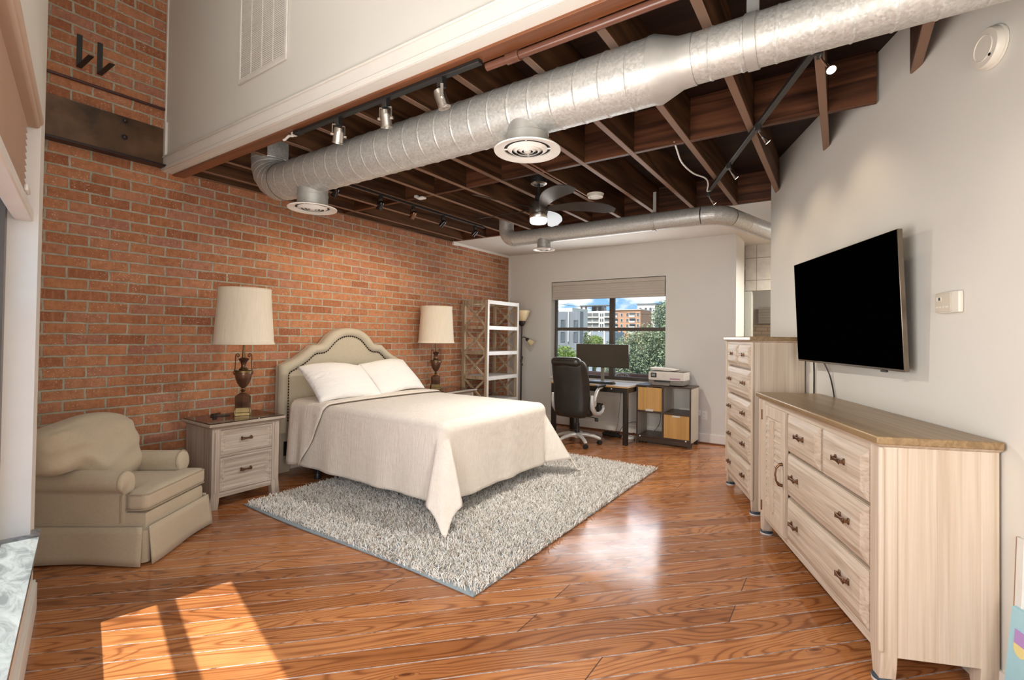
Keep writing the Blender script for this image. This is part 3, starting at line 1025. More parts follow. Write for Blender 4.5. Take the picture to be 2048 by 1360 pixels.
# ---------------------------------------------------------------- steel channel, conduit, brackets on the brick wall
st = thing('steel_channel', 'rusty brown steel channel set in the brick wall at upper left', 'steel beam', (XB, 1.3, 2.74))
bm = nb(); box(bm, 0.0, 0.02, -0.95, 0.39, 0.0, 0.325); obj('web', bm, 'steelbrown', st)
bm = nb(); box(bm, 0.0, 0.085, -0.95, 0.39, -0.004, 0.016); obj('bottom_flange', bm, 'steelred', st, bevel=0.004)
for z in (0.295, 0.165):
    bm = nb()
    lathe(bm, [(0.024, 0), (0.024, 0.004), (0.016, 0.005), (0.015, 0.016), (0.006, 0.022)], n=6)
    o = obj('bolt', bm, 'steelred', st, loc=(0.02, 0.108, z)); o.rotation_euler = (0, PI / 2, 0)
bm = nb(); tube(bm, [(XB + 0.012, 0.5, 3.22), (XB + 0.012, 1.69, 3.232)], 0.011, 10)
tag(obj('conduit_pipe', bm, 'conduit'), 'thin dark red conduit running over the brick above the steel channel', 'pipe')
for i, y in enumerate((1.13, 1.25)):
    t = thing('angle_bracket', 'flat black steel angle bracket on the brick, %s of the two' % ('left one' if i == 0 else 'right one'), 'bracket', (XB, y, 3.33), 0, 'black brackets on the brick wall')
    bm = nb(); box(bm, 0, 0.006, -0.016, 0.016, 0.0, 0.245); obj('upright_plate', bm, 'black', t)
    bm = nb(); box(bm, 0.006, 0.27, -0.016, 0.016, 0.0, 0.006); obj('projecting_plate', bm, 'black', t)
# ---------------------------------------------------------------- ducts
def seam_tube(bm, path_len, r, pitch, to_world, n=48, step=0.003, ridge=0.0028, phase=0.0, lean=0.5):
    """tube with a helical lock-seam ridge; to_world(s, angle, radius)"""
    nu = max(2, int(path_len / step))
    prev = None
    for i in range(nu + 1):
        s = path_len * i / nu
        ring = []
        for j in range(n):
            a = 2 * PI * j / n
            fr = ((s + phase) / pitch + lean * a / (2 * PI)) % 1.0
            d = min(fr, 1 - fr) * pitch
            rr = r + ridge * max(0.0, 1 - (d / 0.0055) ** 2)
            ring.append(bm.verts.new(to_world(s, a, rr)))
        if prev:
            for j in range(n):
                bm.faces.new((prev[j], ring[j], ring[(j + 1) % n], prev[(j + 1) % n]))
        prev = ring


def elbow_pts(c, a, b, r, n):
    """arc from direction a (incoming) to b, around corner point"""
    a, b = Vector(a), Vector(b)
    out = []
    for i in range(n + 1):
        t = i / n * PI / 2
        out.append(Vector(c) - a * r + a * (r * math.sin(t)) + b * (r * (1 - math.cos(t))))
    return out


def register(parent, x, y, z, ztop, rn, rd, seamz=None):
    """round supply register hanging under a duct"""
    bm = nb()
    lathe(bm, [(rn, z + 0.012), (rn, z + (ztop - z) * 0.45), (rn + 0.003, z + (ztop - z) * 0.46), (rn + 0.003, z + (ztop - z) * 0.49), (rn, z + (ztop - z) * 0.5), (rn, ztop)], (x, y, 0), 36, False, False)
    nk = obj('register_neck', bm, 'galv2', parent)
    bm = nb()
    ri = rd * 0.70
    lathe(bm, [(rn + 0.004, z + 0.014), (rd * 0.9, z + 0.010), (rd, z + 0.002), (rd * 0.985, z - 0.004), (rd * 0.86, z - 0.002), (ri, z + 0.006), (ri, z + 0.012)], (x, y, 0), 48, False, False)
    f = obj('register_flange', bm, 'register', parent)
    bm = nb()
    for k in range(4):
        r0 = ri * (0.86 - 0.21 * k)
        lathe(bm, [(r0, z + 0.008), (r0 - 0.022, z - 0.006), (r0 - 0.024, z - 0.005), (r0 - 0.004, z + 0.010)], (x, y, 0), 40, False, False)
    lathe(bm, [(0.02, z + 0.004), (0.018, z - 0.007), (0.0005, z - 0.008)], (x, y, 0), 20)
    for q in range(2):
        a = q * PI / 2 + 0.5
        bar(bm, (x - math.cos(a) * ri, y - math.sin(a) * ri, z + 0.009), (x + math.cos(a) * ri, y + math.sin(a) * ri, z + 0.009), 0.008, 0.006)
    obj('grille_rings', bm, 'register', f)
    bm = nb(); lathe(bm, [(ri * 1.0, z + 0.013), (ri * 1.0, z + 0.015)], (x, y, 0), 32); obj('grille_back', bm, 'dark', f, smooth=False)


DY, DZ, DR, DR2 = 2.085, 2.55, 0.138, 0.099
du = thing('air_duct', 'large galvanised spiral duct crossing the room under the near joists', 'air duct', (-1.5, DY, DZ))






bpy.context.view_layer.update()
X0, X1 = -3.56, -0.66
bm = nb()
seam_tube(bm, X1 - X0, DR, 0.123, lambda s, a, r: (s + X0 + 1.5, r * math.cos(a), r * math.sin(a)))
obj('spiral_pipe', bm, 'galv', du, angle=60)
bm = nb()
XR = X1 + 0.125
prof = [(X1 - 0.02, DR + 0.003), (X1, DR + 0.004), (XR - 0.03, DR2 + 0.006), (XR, DR2 + 0.004), (XR + 0.03, DR2 + 0.003)]
prev = None
for x, r in prof:
    ring = [bm.verts.new((x + 1.5, r * math.cos(2 * PI * j / 48), r * math.sin(2 * PI * j / 48) + (0.0))) for j in range(48)]
    if prev:
        for j in range(48):
            bm.faces.new((prev[j], ring[j], ring[(j + 1) % 48], prev[(j + 1) % 48]))
    prev = ring
obj('reducer', bm, 'galv2', du, angle=30)
bm = nb()
seam_tube(bm, 1.72 - XR, DR2, 0.118, lambda s, a, r: (s + XR + 1.5, r * math.cos(a), r * math.sin(a)), lean=0.3)
obj('narrow_pipe', bm, 'galv', du, angle=60)
# gored elbow turning up at the left end
bm = nb()
gores = 5
Rb = 0.20
prev = None
cx = X0 + 1.5
for i in range(gores + 1):
    t = PI / 2 * i / gores
    cc = Vector((cx - Rb * math.sin(t), 0, Rb * (1 - math.cos(t))))
    dirn = Vector((-math.cos(t), 0, math.sin(t)))
    side = Vector((0, 1, 0))
    u2 = side.cross(dirn)
    for rr in ((DR + 0.003, 0.0), ) if i == 0 else ((DR + 0.001, -0.004), (DR + 0.003, 0.0), (DR + 0.001, 0.004)):
        r, ds = rr
        ring = [bm.verts.new(cc + dirn * ds + side * (r * math.cos(2 * PI * j / 40)) + u2 * (r * math.sin(2 * PI * j / 40))) for j in range(40)]
        if prev:
            for j in range(40):
                bm.faces.new((prev[j], ring[j], ring[(j + 1) % 40], prev[(j + 1) % 40]))
        prev = ring
ring = [bm.verts.new(v.co + Vector((0, 0, 0.28))) for v in prev]
for j in range(40):
    bm.faces.new((prev[j], ring[j], ring[(j + 1) % 40], prev[(j + 1) % 40]))
obj('gored_elbow', bm, 'galv', du, angle=20)
# hanger strap
bm = nb()
ring = []
sx = -0.29 + 1.5
for rr in (DR2 + 0.004, DR2 + 0.008):
    pass
ringprism(bm, [((DR2 + 0.0055) * math.cos(a), (DR2 + 0.0055) * math.sin(a)) for a in np.linspace(-PI, PI, 49)[:-1]], [(DR2 * math.cos(a), DR2 * math.sin(a)) for a in np.linspace(-PI, PI, 49)[:-1]], 'x', sx - 0.02, sx + 0.02)
bar(bm, (sx, 0.0, DR2), (sx, 0.0, ZD - DZ), 0.003, 0.045, upv=(1, 0, 0))
obj('hanger_strap', bm, 'galv2', du)
register(du, -1.335 + 1.5, 0.0, 2.335 - DZ, -DR * 0.35, 0.107, 0.172)
register(du, -3.215 + 1.5, 0.02, 2.30 - DZ, -DR * 0.35, 0.107, 0.172)

D2Y, D2Z, D2R = 4.8, 2.55, 0.088
du2 = thing('air_duct', 'slimmer galvanised duct running below the back ceiling edge behind the fan', 'air duct', (-2.2, D2Y, D2Z))
bm = nb()
pts = [Vector((-3.36, 0, 0.40)), Vector((-3.36, 0, 0.20))]
Rb = 0.13
for i in range(0, 6):
    t = PI / 2 * i / 5
    pts.append(Vector((-3.36 + Rb - Rb * math.cos(t), 0, Rb - Rb * math.sin(t))))
pts = [p + Vector((2.2, 0, 0)) for p in pts]
tube(bm, pts, D2R + 0.001, 36)
obj('gored_elbow', bm, 'galv', du2, angle=10)
bm = nb()
L2 = 3.36 - Rb - 1.10
seam_tube(bm, L2, D2R, 0.35, lambda s, a, r: (s - 3.36 + Rb + 2.2, r * math.cos(a), r * math.sin(a)), n=36, step=0.012, lean=0.0)
obj('spiral_pipe', bm, 'galv', du2, angle=60)
bm = nb()
pts = []
rad = 0.22
ca = R(75)
for i in range(7):
    t = ca * i / 6
    pts.append(Vector((-1.10 + 2.2 + rad * math.sin(t), rad * (1 - math.cos(t)), 0)))
tube(bm, pts, D2R + 0.002, 36)
obj('gored_elbow', bm, 'galv', du2, angle=8)
bm = nb()
dq = Vector((math.cos(ca), math.sin(ca), 0))
p0 = pts[-1]
sd_ = Vector((-dq.y, dq.x, 0))
seam_tube(bm, 2.4, D2R, 0.35, lambda s, a, r: p0 + dq * s + sd_ * (r * math.cos(a)) + Vector((0, 0, r * math.sin(a))), n=36, step=0.012, lean=0.0)
obj('spiral_pipe', bm, 'galv', du2, angle=60)
bm = nb()
bar(bm, (-1.55 + 2.2, 0, D2R), (-1.55 + 2.2, 0, 0.30), 0.003, 0.03, upv=(1, 0, 0))
pts = [(-1.55 + 2.2, (D2R + 0.005) * math.cos(a), (D2R + 0.005) * math.sin(a)) for a in np.linspace(-PI, PI, 25)]
for p, q in zip(pts, pts[1:]):
    bar(bm, p, q, 0.03, 0.003, upv=(0, p[1], p[2]))
obj('hanger_strap', bm, 'galv2', du2)
register(du2, -2.83 + 2.2, 0.0, 2.385 - D2Z, -D2R * 0.35, 0.078, 0.128)

# ---------------------------------------------------------------- wall register on the loft wall
vt = thing('wall_register', 'large white louvred return air grille high on the loft wall', 'vent', (-3.17, YH, 3.10))
bm = nb()
w2, h2, bw = 0.295, 0.62, 0.026
ringprism(bm, [(-w2, 0), (w2, 0), (w2, h2), (-w2, h2)], [(-w2 + bw, bw + 0.004), (w2 - bw, bw + 0.004), (w2 - bw, h2 - bw), (-w2 + bw, h2 - bw)], 'y', -0.012, 0.0)
obj('grille_frame', bm, 'register', vt, bevel=0.004)
bm = nb()
nl = 44
for i in range(nl):
    z = bw + 0.006 + (h2 - 2 * bw - 0.01) * (i + 0.5) / nl
    box(bm, -w2 + bw, w2 - bw, -0.001, 0.001, -0.0040, 0.0040, Matrix.Translation((0, -0.006, z)) @ Matrix.Rotation(R(12), 4, 'X'))
for i in range(1, 4):
    x = -w2 + bw + (2 * w2 - 2 * bw) * i / 4
    box(bm, x - 0.004, x + 0.004, -0.0095, -0.002, bw, h2 - bw)
obj('louvres', bm, 'register', vt, smooth=False)
bm = nb(); box(bm, -w2 + bw, w2 - bw, -0.0012, -0.0002, bw, h2 - bw); obj('grille_back', bm, 'printergrey', vt, smooth=False)


# ---------------------------------------------------------------- track lights
def spot_head(parent, p, aim, mats, size=1.0, lit=False):
    """can spot on a yoke hanging at p, pointing along aim"""
    aim = Vector(aim).normalized()
    base = obj_head = None
    bm = nb()
    cbox(bm, (p[0], p[1], p[2] - 0.025 * size), (0.036 * size, 0.036 * size, 0.05 * size))
    sh = obj('spotlight', bm, 'black', parent, bevel=0.004)
    c = Vector(p) + Vector((0, 0, -0.105 * size))
    q = aim.to_track_quat('-Z', 'Y')
    mt = Matrix.Translation(c) @ q.to_matrix().to_4x4()
    bm = nb()
    L, r = 0.095 * size, 0.030 * size
    lathe(bm, [(r * 0.55, L * 0.50), (r * 0.85, L * 0.45), (r, L * 0.25), (r * 1.02, L * 0.2), (r, L * 0.15), (r, -L * 0.42), (r * 1.1, -L * 0.45), (r * 1.1, -L * 0.5), (r * 0.9, -L * 0.5), (r * 0.86, -L * 0.3)], n=24, cap1=True)
    bmesh.ops.transform(bm, matrix=mt, verts=bm.verts)
    obj('lamp_can', bm, mats, sh)
    bm = nb()
    lathe(bm, [(r * 0.86, -L * 0.36), (r * 0.4, -L * 0.31), (0.0005, -L * 0.30)], n=20, cap0=False)
    bmesh.ops.transform(bm, matrix=mt, verts=bm.verts)
    obj('lens', bm, 'bulb_on' if lit else 'frosted', sh)
    bm = nb()
    ax = (q @ Vector((1, 0, 0)))
    for s in (-1, 1):
        a = Vector(p) + Vector((0, 0, -0.045 * size)) + ax * (s * 0.036 * size)
        bar(bm, a, c + ax * (s * 0.036 * size), 0.003, 0.014 * size, upv=aim)
        cyl(bm, c + ax * (s * 0.030 * size), c + ax * (s * 0.046 * size), 0.009 * size, n=10)
    bar(bm, Vector(p) + Vector((0, 0, -0.045 * size)) - ax * 0.036 * size, Vector(p) + Vector((0, 0, -0.045 * size)) + ax * 0.036 * size, 0.014 * size, 0.003)
    obj('yoke', bm, mats, sh)
    return c, aim


def spot_lamp(name, c, aim, energy, col=(1.0, 0.80, 0.55), ang=62, blend=0.8):
    l = bpy.data.lights.new(name, 'SPOT')
    l.energy = energy
    l.color = col
    l.spot_size = R(ang)
    l.spot_blend = blend
    l.shadow_soft_size = 0.03
    o = bpy.data.objects.new(name, l)
    C.objects.link(o)
    o.location = Vector(c) + Vector(aim) * 0.06
    o.rotation_euler = Vector(aim).to_track_quat('-Z', 'Y').to_euler()


def track(bm, p, q, w=0.034, h=0.020):
    bar(bm, p, q, w, h)


# on the rim beam under the loft wall
ty, tz = YH + 0.112, 2.70
t = thing('track_light', 'track light with three nickel spotlights under the loft wall edge', 'track light', (-2.2, ty, tz))
bm = nb(); track(bm, (-0.72, 0, -0.010), (0.775, 0, -0.010)); cbox(bm, (-0.72, 0, -0.010), (0.07, 0.04, 0.024)); obj('track', bm, 'black', t, bevel=0.002)
for x, aim in ((-2.504, (-0.35, 0.15, -0.9)), (-2.085, (-0.08, 0.22, -0.95)), (-1.673, (0.25, 0.25, -0.92))):
    c_, a_ = spot_head(t, (x + 2.2, 0, -0.018), aim, 'nickel', 1.0)
bm = nb(); tube(bm, [(-2.97, ty, tz - 0.012), (-2.985, ty, tz - 0.02), (-3.02, ty - 0.005, tz - 0.012), (-3.06, ty - 0.01, tz - 0.032), (-3.075, ty - 0.01, tz - 0.03)], 0.008, 8)
cbox(bm, (-2.96, ty, tz - 0.012), (0.045, 0.03, 0.02))
tag(obj('cable_connector', bm, 'whiteplastic'), 'short white cable end at the left end of the loft edge track', 'cable')
bm = nb()
tube(bm, [(-1.42, ty + 0.045, tz - 0.018), (0.85, ty + 0.045, tz - 0.018)], 0.019, 14)
pi_ = obj('sprinkler_pipe', bm, 'pipe_paint'); tag(pi_, 'reddish brown sprinkler pipe along the loft wall underside at top', 'pipe')
bm = nb(); tube(bm, [(-1.30, ty + 0.045, tz - 0.018), (-1.23, ty + 0.045, tz - 0.018)], 0.026, 14); obj('pipe_coupling', bm, 'pipe_paint', pi_)

# near the brick wall
t = thing('track_light', 'long black track light parallel to the brick wall with five dark spotlights', 'track light', (-3.665, 3.6, 2.735))
bm = nb(); track(bm, (0, -1.25, -0.010), (0, 1.15, -0.010)); obj('track', bm, 'black', t, bevel=0.002)
for y in (2.62, 3.12, 3.55, 4.0, 4.57):
    aim = (-0.72, 0.10 if y < 4 else -0.25, -0.78)
    c_, a_ = spot_head(t, (0, y - 3.6, -0.018), aim, 'blackgloss' if abs(y - 3.55) > 0.1 else 'bronze', 0.86)
    spot_lamp('brick_wall_spot', Vector(c_) + t.location, a_, 8, ang=100)

# over the television wall
A_, B_ = Vector((-0.11, 2.62, 2.72)), Vector((-1.0, 4.62, 2.72))
dv = (B_ - A_).normalized()
t = thing('track_light', 'black track light slanting along the television wall with bare clear bulbs', 'track light', (A_ + B_) / 2)
bm = nb(); track(bm, (A_ - B_) / 2 - dv * 0.05, (B_ - A_) / 2 + dv * 0.02); obj('track', bm, 'black', t, bevel=0.002)
for q, (x, y, lit) in enumerate(((-0.085, 2.60, True), (-0.43, 3.34, False), (-0.71, 3.96, False), (-1.0, 4.62, False))):
    p = Vector((x, y, 2.715)) - t.location
    bm = nb(); cbox(bm, p + Vector((0, 0, -0.018)), (0.03, 0.05, 0.04), None); sh = obj('spotlight', bm, 'black', t, bevel=0.003)
    bm = nb(); tube(bm, [p + Vector((0, 0, -0.03)), p + Vector((0.012, 0.004, -0.055)), p + Vector((0.03, 0.008, -0.085))], 0.005, 8); obj('swivel_arm', bm, 'chrome', sh)
    aim = Vector((0.62, 0.25, -0.75)).normalized() if not lit else Vector((0.25, -0.45, -0.75)).normalized()
    c = p + Vector((0.04, 0.01, -0.095))
    mt = Matrix.Translation(c) @ aim.to_track_quat('-Z', 'Y').to_matrix().to_4x4()
    bm = nb(); lathe(bm, [(0.008, 0.03), (0.010, 0.012), (0.017, -0.012), (0.021, -0.02), (0.019, -0.021)], n=20, cap1=False)
    bmesh.ops.transform(bm, matrix=mt, verts=bm.verts); obj('reflector', bm, 'chrome', sh)
    bm = nb(); lathe(bm, [(0.0185, -0.0195), (0.010, -0.0215), (0.0005, -0.022)], n=18, cap0=False)
    bmesh.ops.transform(bm, matrix=mt, verts=bm.verts); obj('bulb_face', bm, 'bulb_on' if lit else 'bulb_warm', sh)
    spot_lamp('television_wall_spot', c + t.location, aim, 3.2 if not lit else 3.5, ang=95)

# wiring and small ceiling devices
bm = nb(); tube(bm, smooth_pts([(-0.97, 3.42, 2.76), (-0.975, 3.50, 2.735), (-0.99, 3.70, 2.70), (-0.97, 3.95, 2.69), (-0.925, 4.15, 2.70), (-0.945, 4.35, 2.71), (-0.985, 4.50, 2.692), (-0.975, 4.58, 2.715)]), 0.006, 8)
tag(obj('cable', bm, 'whiteplastic'), 'loose white cable looping between the joists to the slanting track light', 'cable')
bm = nb(); tube(bm, [(-2.015, 2.3, ZJ - 0.006), (-2.015, 4.28, ZJ - 0.006)], 0.007, 8)
tag(obj('conduit_pipe', bm, 'rim'), 'thin wire channel running along a joist to the smoke detector', 'pipe')


def detector(name, label, loc, r, direction, mat='plastic'):
    t = thing(name, label, 'smoke detector', loc)
    q = Vector(direction).to_track_quat('Z', 'Y').to_matrix().to_4x4()
    bm = nb(); lathe(bm, [(r * 1.06, 0), (r * 1.06, 0.006), (r, 0.008)], n=32); bmesh.ops.transform(bm, matrix=q, verts=bm.verts); obj('mounting_plate', bm, mat, t)
    bm = nb(); lathe(bm, [(r * 0.98, 0.008), (r * 0.98, 0.026), (r * 0.93, 0.033), (r * 0.64, 0.034), (r * 0.62, 0.037), (r * 0.6, 0.034), (r * 0.2, 0.035), (0.001, 0.035)], n=36); bmesh.ops.transform(bm, matrix=q, verts=bm.verts); obj('cover', bm, mat, t)
    bm = nb(); lathe(bm, [(0.006, 0.030), (0.006, 0.0365)], (r * 0.45, -r * 0.55, 0), 10); bmesh.ops.transform(bm, matrix=q, verts=bm.verts); obj('test_button', bm, 'black', t)


detector('smoke_detector', 'round cream smoke detector under a joist by the ceiling fan', (-1.93, 4.22, ZJ - 0.002), 0.075, (0, 0, -1))
detector('smoke_detector', 'round white smoke detector high on the television wall at right', (tw(2.665) - 0.002, 2.665, 2.562), 0.078, (-nx, -ny, 0), 'plastic')
bm = nb(); softbox(bm, (0, 0, -0.012), (0.085, 0.06, 0.024), 0.01, n=4); cbox(bm, (-0.05, -0.02, 0.005), (0.03, 0.03, 0.02))
tag(obj('ceiling_sensor', bm, 'whiteplastic', loc=(-3.42, 3.42, 2.744)), 'small white sensor box beside the brick wall track light', 'sensor')

# ---------------------------------------------------------------- ceiling fan
fan = thing('ceiling_fan', 'dark five blade ceiling fan with glowing light below the joists', 'ceiling fan', (-2.255, 3.72, 2.50))
bm = nb(); lathe(bm, [(0.072, 0.54), (0.072, 0.30), (0.070, 0.262), (0.045, 0.252), (0.014, 0.250)], n=32); obj('canopy', bm, 'black', fan)
bm = nb(); lathe(bm, [(0.0725, 0.262), (0.073, 0.258), (0.06, 0.250), (0.045, 0.2485)], n=32, cap0=False, cap1=False); obj('canopy_ring', bm, 'nickel', fan)
bm = nb(); cyl(bm, (0, 0, 0.13), (0, 0, 0.26), 0.013); lathe(bm, [(0.03, 0.155), (0.034, 0.14), (0.034, 0.10), (0.05, 0.095)], n=24); obj('down_rod', bm, 'black', fan)
bm = nb(); lathe(bm, [(0.045, 0.10), (0.075, 0.085), (0.085, 0.05), (0.085, 0.0), (0.078, -0.015)], n=36); obj('motor_housing', bm, 'fanblade', fan)
bm = nb(); lathe(bm, [(0.078, -0.012), (0.080, -0.02), (0.080, -0.05), (0.076, -0.056)], n=36); obj('light_ring', bm, 'nickel', fan)
bm = nb(); lathe(bm, [(0.0755, -0.052), (0.0755, -0.085), (0.068, -0.098), (0.03, -0.104), (0.001, -0.105)], n=36, cap0=False); obj('light_lens', bm, 'lamp_on', fan)
for kk in range(5):
    a = R(-37 + 72 * kk)
    bm = nb()
    mt = Matrix.Rotation(a, 4, 'Z')
    nu, nv = 16, 4
    tops, bots = [], []
    for i in range(nu + 1):
        t_ = i / nu
        rr = 0.07 + 0.62 * t_
        wdt = 0.055 + 0.10 * math.sin(min(1.0, t_ * 1.25) * PI / 2) - (0.09 * max(0, t_ - 0.86) / 0.14 if t_ > 0.86 else 0)
        sweep = -0.05 * math.sin(t_ * PI)
        tilt = -R(22) * (1 - 0.35 * t_)
        ra, rb = [], []
        for j in range(nv + 1):
            s = (j / nv - 0.5) * wdt
            y = sweep + s * math.cos(tilt)
            z = 0.035 + s * math.sin(tilt) + 0.012 * math.sin(t_ * PI)
            ra.append(bm.verts.new(mt @ Vector((rr, y, z + 0.003))))
            rb.append(bm.verts.new(mt @ Vector((rr, y, z - 0.003))))
        tops.append(ra); bots.append(rb)
    for i in range(nu):
        for j in range(nv):
            bm.faces.new((tops[i][j], tops[i + 1][j], tops[i + 1][j + 1], tops[i][j + 1]))
            bm.faces.new((bots[i][j], bots[i][j + 1], bots[i + 1][j + 1], bots[i + 1][j]))
    for i in range(nu):
        bm.faces.new((tops[i][0], bots[i][0], bots[i + 1][0], tops[i + 1][0]))
        bm.faces.new((tops[i][nv], tops[i + 1][nv], bots[i + 1][nv], bots[i][nv]))
    bm.faces.new([*tops[0], *reversed(bots[0])])
    bm.faces.new([*tops[nu], *reversed(bots[nu])])
    obj('blade', bm, 'fanblade', fan)
fl = bpy.data.lights.new('fan_lamp', 'AREA'); fl.shape = 'DISK'; fl.size = 0.14; fl.energy = 29; fl.color = (1.0, 0.95, 0.87)
fo = bpy.data.objects.new('fan_lamp', fl); C.objects.link(fo); fo.location = (-2.255, 3.72, 2.388)
# ---------------------------------------------------------------- rug
RX0, RX1, RY0, RY1 = -3.96, -1.60, 2.03, 5.07
rug = thing('shag_rug', 'grey beige shag rug on the floor under the bed', 'rug', ((RX0 + RX1) / 2, (RY0 + RY1) / 2, 0))
bm = nb()
hx, hy = (RX1 - RX0) / 2, (RY1 - RY0) / 2
softbox(bm, (0, 0, 0.006), (2 * hx, 2 * hy, 0.012), 0.005, n=20, warp=lambda p, a: (p.x, p.y + (0.012 * math.sin(p.x * 3.1) if a.y < -0.9 else 0), p.z))
obj('rug_backing', bm, 'rugback', rug)


def tufts(n, seed, sub=3):
    rng = np.random.default_rng(seed)
    x = rng.uniform(-hx + 0.012, hx + 0.008, n)
    y = rng.uniform(-hy + 0.014, hy + 0.006, n)
    clump = 0.5 + 0.5 * np.sin(x * 9 + np.sin(y * 7) * 1.7) * np.sin(y * 8.3 + np.cos(x * 6) * 1.5)
    ang = rng.uniform(0, 2 * np.pi, n) * 0.9 + 1.3 * np.sin(x * 3.1 + y * 2.3) + 2.0 * np.sin(y * 5.1)
    ln = rng.uniform(0.026, 0.050, n)
    lean = rng.uniform(0.25, 1.1, n) * (0.6 + 0.5 * clump)
    rad = rng.uniform(0.0024, 0.0040, n)
    rings = []
    for k_ in range(sub):
        t_ = k_ / (sub - 1)
        out = ln * np.sin(lean) * t_ ** 1.6
        z = 0.008 + ln * np.cos(lean * 0.8) * (t_ - 0.22 * t_ ** 2)
        px = x + np.cos(ang) * out
        py = y + np.sin(ang) * out
        rr = rad * (1.0 if t_ < 0.9 else 0.55)
        for q in range(3):
            a = 2 * np.pi * q / 3 + ang
            rings.append(np.stack([px + np.cos(a) * rr, py + np.sin(a) * rr, z], 1))
    V = np.stack(rings, 1).reshape(-1, 3)
    nv = 3 * sub
    F = []
    for k_ in range(sub - 1):
        for q in range(3):
            q2 = (q + 1) % 3
            F.append((k_ * 3 + q, k_ * 3 + q2, k_ * 3 + 3 + q2, k_ * 3 + 3 + q))
    F = np.array(F, dtype=np.int64)
    tri = np.array([(nv - 3, nv - 2, nv - 1)])
    base = (np.arange(n) * nv)[:, None, None]
    Q = (base + F[None]).reshape(-1)
    T = (base + tri[None]).reshape(-1)
    me = bpy.data.meshes.new('pile')
    nq, ntf = n * len(F), n
    me.vertices.add(len(V))
    me.vertices.foreach_set('co', V.astype(np.float32).ravel())
    me.loops.add(nq * 4 + ntf * 3)
    me.loops.foreach_set('vertex_index', np.concatenate([Q, T]).astype(np.int32))
    me.polygons.add(nq + ntf)
    starts = np.concatenate([np.arange(nq) * 4, nq * 4 + np.arange(ntf) * 3]).astype(np.int32)
    me.polygons.foreach_set('loop_start', starts)
    me.update(calc_edges=True)
    me.validate()
    me.materials.append(M['yarn'])
    me.shade_smooth()
    return me


pile = bpy.data.objects.new('pile', tufts(62000, 3))
C.objects.link(pile)
pile.parent = rug
pile['kind'] = 'stuff'

# ---------------------------------------------------------------- bed
YC = 3.478
bed = thing('bed', 'upholstered beige bed with arched nailhead headboard against the brick wall', 'bed', (-4.5, YC, 0))


def hb_outline(off=0.0):
    half = [(0.807, 0.40), (0.807, 0.90), (0.807, 1.055), (0.79, 1.072), (0.72, 1.098), (0.64, 1.135), (0.56, 1.185), (0.51, 1.225), (0.475, 1.255), (0.455, 1.264), (0.40, 1.266), (0.36, 1.272), (0.335, 1.292), (0.30, 1.335), (0.25, 1.382), (0.19, 1.417), (0.12, 1.440), (0.06, 1.449), (0.0, 1.452)]
    pts = [(y, z) for y, z in half] + [(-y, z) for y, z in reversed(half[:-1])]
    if off == 0:
        return pts
    out = []
    n = len(pts)
    hin = [(.719, .40), (.719, .90), (.719, .972), (.700, .998), (.62, 1.035), (.55, 1.075), (.50, 1.11), (.455, 1.15), (.42, 1.172), (.395, 1.178), (.355, 1.179), (.315, 1.185), (.275, 1.205), (.235, 1.245), (.19, 1.29), (.145, 1.325), (.09, 1.350), (.045, 1.360), (0, 1.363)]
    return hin + [(-y, z) for y, z in reversed(hin[:-1])]


def symprism(bm, pts, a, b):
    n = len(pts)
    A = [bm.verts.new((a, y, z)) for y, z in pts]
    B = [bm.verts.new((b, y, z)) for y, z in pts]
    for i in range(n // 2):
        j = n - 1 - i
        for V_ in (A, B):
            q = [V_[i], V_[i + 1], V_[j - 1], V_[j]]
            if i + 1 == j - 1:
                q = [V_[i], V_[i + 1], V_[j]]
            if i + 1 < j:
                quadface(bm, q)
    for i in range(n):
        j = (i + 1) % n
        quadface(bm, (A[i], A[j], B[j], B[i]))


OL = hb_outline()
IL = hb_outline(0.088)
bm = nb(); symprism(bm, OL, -0.145, -0.095)
hbd = obj('headboard', bm, 'linen', bed, angle=60)
bm = nb()
n = len(OL)
lev = [(0.0, -0.10), (0.0, -0.075), (0.12, -0.052), (0.35, -0.036), (0.62, -0.038), (0.85, -0.050), (1.0, -0.070)]
rows = []
for f, x in lev:
    rows.append([bm.verts.new((x, a[0] + (b[0] - a[0]) * f, a[1] + (b[1] - a[1]) * f)) for a, b in zip(OL, IL)])
for ra, rb in zip(rows, rows[1:]):
    for i in range(n - 1):
        bm.faces.new((ra[i], ra[i + 1], rb[i + 1], rb[i]))
obj('padded_border', bm, 'linenroll', hbd, angle=70)
bm = nb(); symprism(bm, IL, -0.10, -0.068); obj('centre_panel', bm, 'linen', hbd, angle=60)
bm = nb()
acc, last = 0.0, None
NLp = hb_outline(0.086)
for a, b in zip(NLp, NLp[1:]):
    a, b = Vector(a), Vector(b)
    L = (b - a).length
    t_ = (0.028 - acc) if acc else 0.0
    while t_ < L:
        p = a + (b - a) * (t_ / L)
        if p.y > 0.5:
            mt = Matrix.Translation((-0.064, p.x, p.y)) @ Matrix.Rotation(PI / 2, 4, 'Y')
            t2 = bmesh.new(); lathe(t2, [(0.0098, -0.004), (0.0098, 0.001), (0.007, 0.0055), (0.0015, 0.0075)], n=8); bmesh.ops.transform(t2, matrix=mt, verts=t2.verts)
            vm = {v: bm.verts.new(v.co) for v in t2.verts}
            for f_ in t2.faces:
                bm.faces.new([vm[v] for v in f_.verts])
            t2.free()
        t_ += 0.028
    acc = (acc + L) % 0.028
obj('nailhead_trim', bm, 'nail', hbd)
